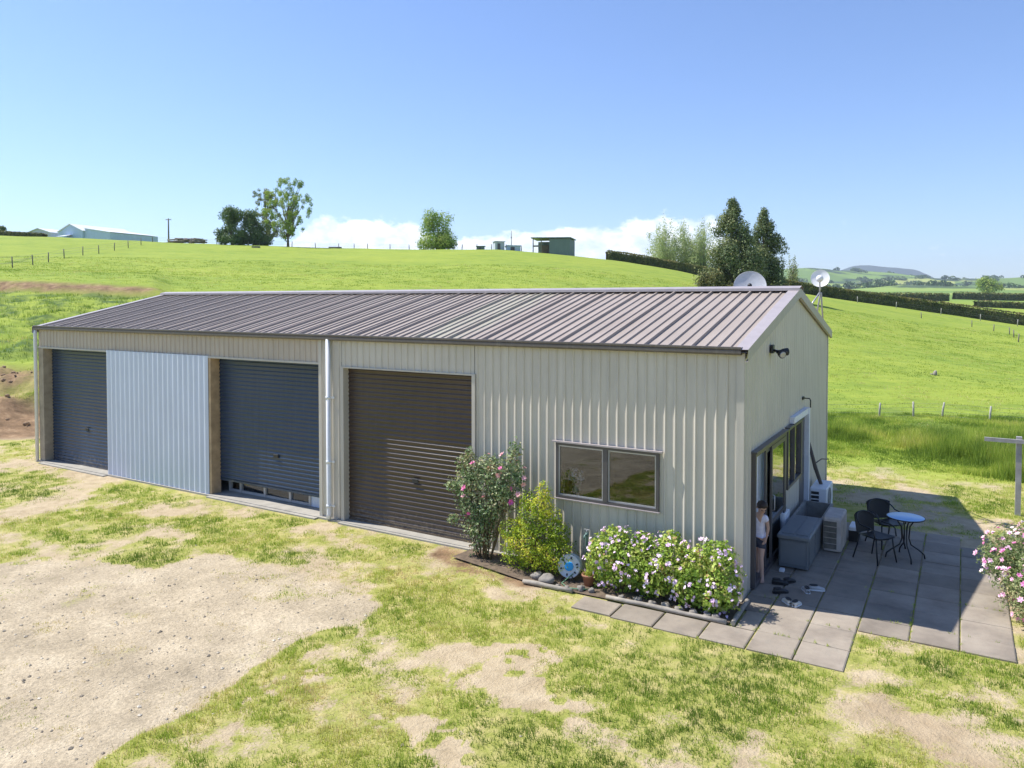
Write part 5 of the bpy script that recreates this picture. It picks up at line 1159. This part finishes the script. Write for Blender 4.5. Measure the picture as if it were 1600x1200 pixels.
# far woods and shelter belts on the hills
P0 = []; S0 = []
for k in range(75):
    u = random.uniform(1180, 1900); d = random.choice((1350, 1500, 1750, 2050, 2300, 2650, 2690))*random.uniform(.97, 1.03); m_ = random.randint(3, 9)
    for j in range(m_):
        x, y, z = at(u+j*4*1700/d+random.uniform(-2, 2), d+random.uniform(-30, 30)); s_ = random.uniform(4, 8)
        P0.append((x, y, z+s_*.6)); S0.append(s_)
P0 = np.array(P0).repeat(34, 0); S0 = np.array(S0).repeat(34)[:, None]; dd = unit(RNG.normal(size=P0.shape)); Pn = P0+dd*S0*np.array([1.1, 1.1, .9]); V, Fc = leaves(Pn, unit(dd+.4*RNG.normal(size=dd.shape)), S0[:, 0]*.9, S0[:, 0]*.7, .1)
tag(fast('far_woods', V, Fc, M_DARKT, tint=np.repeat(RNG.random(len(Pn))*.7, 4)), 'dark woods and shelter belts scattered over the distant hills', 'woods', kind='stuff')

# ------------------------------------------------------------------ fences, posts, poles
M_FPOST = simple('fence_timber', (.20, .18, .15), .9, var=.3); M_PPOST = simple('pale_fence_timber', (.38, .365, .32), .9, var=.15); M_WIRE = simple('fence_wire', (.22, .22, .22), .6)
def fence(pts, hgt, rad, m, label, wires=2, wr=.008, step=None):
    W = [at(u, d) for u, d in pts]; root = empty('wire_fence', W[0], label, 'fence', 'post and wire fences'); tops = []
    for x, y, z in W:
        tx, ty = random.uniform(-.09, .09), random.uniform(-.09, .09); mb = MB(); mb.tube([(x, y, z-.3), (x+tx*.5, y+ty*.5, z+hgt*.5), (x+tx, y+ty, z+hgt)], [rad, rad, rad*.92], 7); mb.build('post', m, root); tops.append((x+tx, y+ty, z+hgt))
    for k in range(wires):
        mb = MB(); mb.tube([(x, y, z-.06-hgt*.27*k) for x, y, z in tops], wr, 4, caps=False); mb.build('wire', M_WIRE, root)
pf = [(-25, 70), (21, 77), (53, 82), (77, 87), (102, 92), (131, 98), (156, 104), (180, 110), (202, 117), (222, 124)]
fence(pf, 1.15, .06, M_FPOST, 'line of dark leaning fence posts climbing the left hill field', 3, .010)
fence([(240, 134), (300, 135), (340, 135), (457, 137.5), (494, 138), (530, 138), (554, 138), (575, 138), (610, 137), (640, 136), (700, 135), (722, 134), (745, 133), (768, 133), (791, 132), (815, 131.5)], .95, .07, M_FPOST, 'fence line standing along the skyline of the hill', 3, .010)
fence([(1250, 27.3), (1376, 27.6), (1430, 28), (1474, 28), (1549, 27.2), (1640, 26.6)], 0.55, .035, M_PPOST, 'pale post and wire fence in the rank grass behind the patio', 4, .004)
fence([(1340, 129.5), (1400, 128), (1470, 127), (1532, 124.5), (1590, 121), (1650, 119)], 1.1, .06, M_PPOST, 'pale fence posts along the foot of the long hedge', 2, .010)
fence([(1440, 112), (1519, 105), (1553, 100), (1578, 93), (1585, 86), (1592, 80)], .9, .06, M_FPOST, 'thin dark posts crossing the field in front of the long hedge', 1, .008)
x, y, z = at(265, 150); pp_ = empty('power_pole', (x, y, z), 'power pole with a short cross arm on the hilltop left of the trees', 'power pole'); hp_ = dw(38, 150)
mb = MB(); mb.tube([(x, y, z-.3), (x, y, z+hp_)], [.17, .12], 8); mb.build('pole', M_FPOST, pp_); ri = Vector((RT[0], RT[1], 0))*.55
mb = MB(); mb.tube([Vector((x, y, z+hp_-.25))-ri, Vector((x, y, z+hp_-.25))+ri], .07, 6); mb.build('cross_arm', M_FPOST, pp_)
for k in (-1, 0, 1): mb = MB(); mb.tube([Vector((x, y, z+hp_-.2))+ri*k*.9, Vector((x, y, z+hp_-.02))+ri*k*.9], .05, 6); mb.build('insulator', M_WHITE, pp_)
x, y, z = at(799, 134); mb = MB(); mb.tube([(x, y, z-.2), (x, y, z+dw(31, 134))], [.075, .05], 8); mb.tube([(x, y, z+2.2), (x, y, z+2.5)], .1, 8); tag(mb.build('mast', M_FPOST, None, (x, y, z)), 'thin upright mast behind the small crest sheds', 'mast')

# ------------------------------------------------------------------ buildings on the hill
M_BSHED = streaked('blue_grey_cladding', (.46, .58, .74), .5); M_WROOF = streaked('pale_roof_steel', (.72, .74, .76), .4); M_PCLAD = streaked('pale_cladding', (.48, .52, .58), .6); M_HAYB = streaked('green_grey_cladding', (.14, .19, .18), .5)
M_WIN = simple('dark_glass', (.03, .035, .04), .2); M_HAYD = simple('brown_shed_boards', (.16, .13, .10), .9, var=.3)  # plain brown boards of the hay bay, tone varying at random
def frameM(u, d, rot=0, dz=0):
    x, y, z = at(u, d); return Matrix.Translation((x, y, z+dz)) @ Matrix.Rotation(-YAW+rot, 4, 'Z'), (x, y, z+dz)      # local x = right, y = away
def gable(name, u, d, w_, ln, eh, rh, rot, wall, roof_, label, cat='building', wins=(), group=None, dz=0):
    """ridge along local y; gable end at local y=0"""
    M, loc = frameM(u, d, rot, dz); r = empty(name, loc, label, cat, group)
    mb = MB(); mb.prism([(-w_/2, -1.5), (w_/2, -1.5), (w_/2, eh), (0, rh), (-w_/2, eh)], 0, ln, M); mb.build('wall', wall, r)
    mb = MB(); e = .25; s_ = (rh-eh)/(w_/2)
    for q in (-1, 1): mb.add([(0, -e, rh+.05), (q*(w_/2+e), -e, eh-s_*e+.05), (q*(w_/2+e), ln+e, eh-s_*e+.05), (0, ln+e, rh+.05), (0, -e, rh+.17), (q*(w_/2+e), -e, eh-s_*e+.17), (q*(w_/2+e), ln+e, eh-s_*e+.17), (0, ln+e, rh+.17)], [(0,1,2,3),(4,5,6,7),(0,1,5,4),(1,2,6,5),(2,3,7,6)], M=M)
    mb.build('roof', roof_, r)
    for x0, x1, z0, z1 in wins:
        mb = MB(); mb.box((x0, -.08, z0), (x1, -.01, z1), M=M); f_ = mb.build('window', M_WIN, r)
        mb = MB(); mb.box((x0-.08, -.1, z1), (x1+.08, -.01, z1+.08), M=M); mb.box((x0-.08, -.1, z0-.08), (x1+.08, -.01, z0), M=M)
        for k in range(1, 3): xx = x0+(x1-x0)*k/3; mb.box((xx-.04, -.1, z0), (xx+.04, -.01, z1), M=M)
        mb.build('frame', M_WHITE, f_)
    return r, M
dB = 176
gable('farmhouse', 62, dB+4, dw(52, dB), 9, dw(10, dB)+.6, dw(17, dB)+.6, R(-20), M_PCLAD, M_WROOF, 'pale low farm building with dark windows at the far left of the hill', wins=[(-2.6, -1.0, 1.0, 2.0), (.6, 2.2, 1.0, 2.0)])
bn, Mb = gable('metal_barn', 112, dB, dw(56, dB), 14, dw(18, dB), dw(29, dB), R(-24), M_BSHED, M_WROOF, 'big blue grey metal barn with a raised ridge on the far left hill')
mb = MB(); W2 = dw(56, dB)/2
mb.prism([(W2+.02, -1.5), (W2+.02+dw(56, dB), -1.5), (W2+.02+dw(56, dB), dw(14, dB)), (W2+.02, dw(22, dB))], .5, 13.5, Mb); mb.build('side_wing', M_BSHED, bn)
mb = MB(); a_, b_ = dw(22, dB)+.12, dw(14, dB)+.08; mb.add([(W2, .3, a_), (W2+.3+dw(56, dB), .3, b_), (W2+.3+dw(56, dB), 13.7, b_), (W2, 13.7, a_)], [(0, 1, 2, 3)], M=Mb); mb.add([(W2, .3, a_-.12), (W2+.3+dw(56, dB), .3, b_-.12), (W2+.3+dw(56, dB), .3, b_), (W2, .3, a_)], [(0, 1, 2, 3)], M=Mb); mb.build('wing_roof', M_WROOF, bn)
mb = MB(); mb.box((-1.6, -2.2, -1), (.6, -.02, dw(9, dB)), M=Mb); lt = mb.build('lean_to', M_BSHED, bn); mb = MB(); mb.add([(-1.8, -2.4, dw(9, dB)+.06), (.8, -2.4, dw(9, dB)+.06), (.8, -.02, dw(13, dB)), (-1.8, -.02, dw(13, dB))], [(0, 1, 2, 3)], M=Mb); mb.build('lean_to_roof', M_WROOF, lt)
# small sheds on the crest
def flatshed(name, u, d, w_, dp, h0, h1, rot, wall, label, roof_=None):
    M, loc = frameM(u, d, rot); r = empty(name, loc, label, 'shed', 'small sheds on the crest'); mb = MB(); mb.box((-w_/2, 0, -.6), (w_/2, dp, h0), M=M); mb.build('wall', wall, r)
    mb = MB(); mb.add([(-w_/2-.15, -.15, h0+.05), (w_/2+.15, -.15, h0+.05), (w_/2+.15, dp+.15, h1+.05), (-w_/2-.15, dp+.15, h1+.05), (-w_/2-.15, -.15, h0+.13), (w_/2+.15, -.15, h0+.13), (w_/2+.15, dp+.15, h1+.13), (-w_/2-.15, dp+.15, h1+.13)], [(0,3,2,1),(4,5,6,7),(0,1,5,4),(1,2,6,5),(2,3,7,6),(3,0,4,7)], M=M); mb.build('roof', roof_ or wall, r)
    mb = MB(); mb.box((-w_*.25, -.05, -.2), (w_*.05, -.005, h0*.8), M=M); mb.build('door', M_FRAME, r)
dC = 130
flatshed('crate_shed', 751, dC, dw(12, dC), 1.2, dw(4.5, dC), dw(4.5, dC), R(0), M_HAYB, 'lowest dark little shed on the crest, right of the lone round tree')
flatshed('pump_shed', 781, dC, dw(15, dC), 1.6, dw(12, dC), dw(12, dC), R(15), M_PCLAD, 'tall narrow grey shed on the crest beside the mast')
flatshed('tank_shed', 803, dC+.5, dw(21, dC), 2.2, dw(7, dC), dw(6.5, dC), R(10), M_BSHED, 'low pale blue shed on the crest just right of the mast')
M, loc = frameM(861, 127, R(-18)); hb = empty('hay_shed', loc, 'open fronted dark green shed with a flat roof on the hill crest', 'shed'); w_ = dw(60, 127); h_ = dw(25, 127)
mb = MB(); mb.box((-w_*.05, 0, -.8), (w_/2, .12, h_*.93), M=M); mb.box((w_/2-.12, .121, -.8), (w_/2, 3.5, h_*.88), M=M); mb.box((-w_/2, 3.4, -.8), (w_/2-.121, 3.5, h_*.85), M=M); mb.build('wall', M_HAYB, hb)
mb = MB(); mb.box((-w_*.05, .13, -.5), (-w_*.05+.1, 3.39, h_*.85), M=M); mb.box((-w_*.38, 2.2, -.3), (-w_*.08, 3.38, h_*.6), M=M); mb.build('hay_bay', M_HAYD, hb)
mb = MB(); mb.add([(-w_/2-.3, -.25, h_), (w_/2+.2, -.25, h_*.95), (w_/2+.2, 3.7, h_*.9), (-w_/2-.3, 3.7, h_*.93), (-w_/2-.3, -.25, h_+.14), (w_/2+.2, -.25, h_*.95+.14), (w_/2+.2, 3.7, h_*.9+.14), (-w_/2-.3, 3.7, h_*.93+.14)], [(0,3,2,1),(4,5,6,7),(0,1,5,4),(1,2,6,5),(2,3,7,6),(3,0,4,7)], M=M); mb.build('roof', M_HAYB, hb)
for xx in (-w_/2, -w_*.28): mb = MB(); mb.box((xx, -.02, -.8), (xx+.14, .12, h_), M=M); mb.build('post', M_FPOST, hb)
mb = MB(); mb.box((-w_/2+.15, 0, h_*.45), (-w_*.29, .08, h_*.55), M=M); mb.build('rail', M_FPOST, hb)
# log pile, troughs, stump
x, y, z = at(290, 142); lp_ = empty('log_pile', (x, y, z), 'brown heap of logs and slash on the hilltop beside the power pole', 'log pile')
for k in range(46):
    a = random.uniform(-.35, .35); q = Vector((x, y, z))+Vector((RT[0], RT[1], 0))*random.uniform(-3.1, 3.1)+Vector((random.uniform(-.5, .5), random.uniform(-.5, .5), .12+random.random()**1.5*.85)); dv = Vector((math.cos(a-YAW), math.sin(a-YAW), random.uniform(-.12, .12)))*random.uniform(.5, 1.3)
    mb = MB(); mb.tube([q-dv, q, q+dv], random.uniform(.07, .15), 6); mb.build('log', M_BARK if k % 3 else M_LOG, lp_)
def trough(u, d, w_, h_, label, name='water_trough', m=M_FPOST):
    M, loc = frameM(u, d, R(5)); mb = MB(); t = .08
    mb.box((-w_/2, 0, -.2), (w_/2, t, h_), M=M); mb.box((-w_/2, .8-t, -.2), (w_/2, .8, h_), M=M); mb.box((-w_/2, t, -.2), (-w_/2+t, .8-t, h_), M=M); mb.box((w_/2-t, t, -.2), (w_/2, .8-t, h_), M=M); mb.box((-w_/2+t, t, 0), (w_/2-t, .8-t, h_*.7), M=M)
    return tag(mb.build(name, m, None, loc), label, 'trough', 'troughs in the hill field')
trough(400, 124, 1.2, .28, 'small dark trough in the field below the hilltop tree clump'); trough(524, 134, 2.2, .22, 'long low dark trough on the crest between tree and clouds')
x, y, z = at(1462, 40); mb = MB(); mb.tube([(x, y, z-.1), (x+.02, y, z+.12), (x+.05, y, z+.24)], [.13, .10, .05], 8); mb.tube([(x-.08, y, z+.02), (x-.2, y, z+.06)], [.05, .03], 6); tag(mb.build('tree_stump', M_LOG, None, (x, y, z)), 'small pale stump alone in the green field on the right', 'stump')
M_CLODS = simple('dry_clod', (.30, .20, .12), .95, var=.4)
# clods and boulders on the dug bank
for k in range(26):
    u = random.uniform(-60, 52); d = random.uniform(25.5, 31.5); x, y, z = at(u, d)
    if x > -4.6: continue
    r_ = random.uniform(.04, .12); o = stone(x, y, r_, 'brown clod lying on the dug earth bank'); o.location.z = z+r_*.2; o.name = 'earth_clod'; o['category'] = 'clod'; o['group'] = 'clods on the dug earth bank'; o.data.materials[0] = M_CLODS

# ------------------------------------------------------------------ haze: one closed box of thin air
def haze():
    mb = MB(); mb.box((-9500, -600, -62), (3000, 8600, 380)); m = bpy.data.materials.new('haze_air'); m.use_nodes = True; nt = m.node_tree
    nt.nodes.remove(nt.nodes['Principled BSDF']); v = node(nt, 'ShaderNodeVolumePrincipled'); v.inputs['Color'].default_value = (.80, .90, 1, 1); v.inputs['Density'].default_value = .00012; v.inputs['Anisotropy'].default_value = .2
    nt.links.new(v.outputs[0], nt.nodes['Material Output'].inputs['Volume']); o = mb.build('haze', m); tag(o, 'thin pale blue air between the yard and the far hills', 'haze', kind='stuff')
haze()
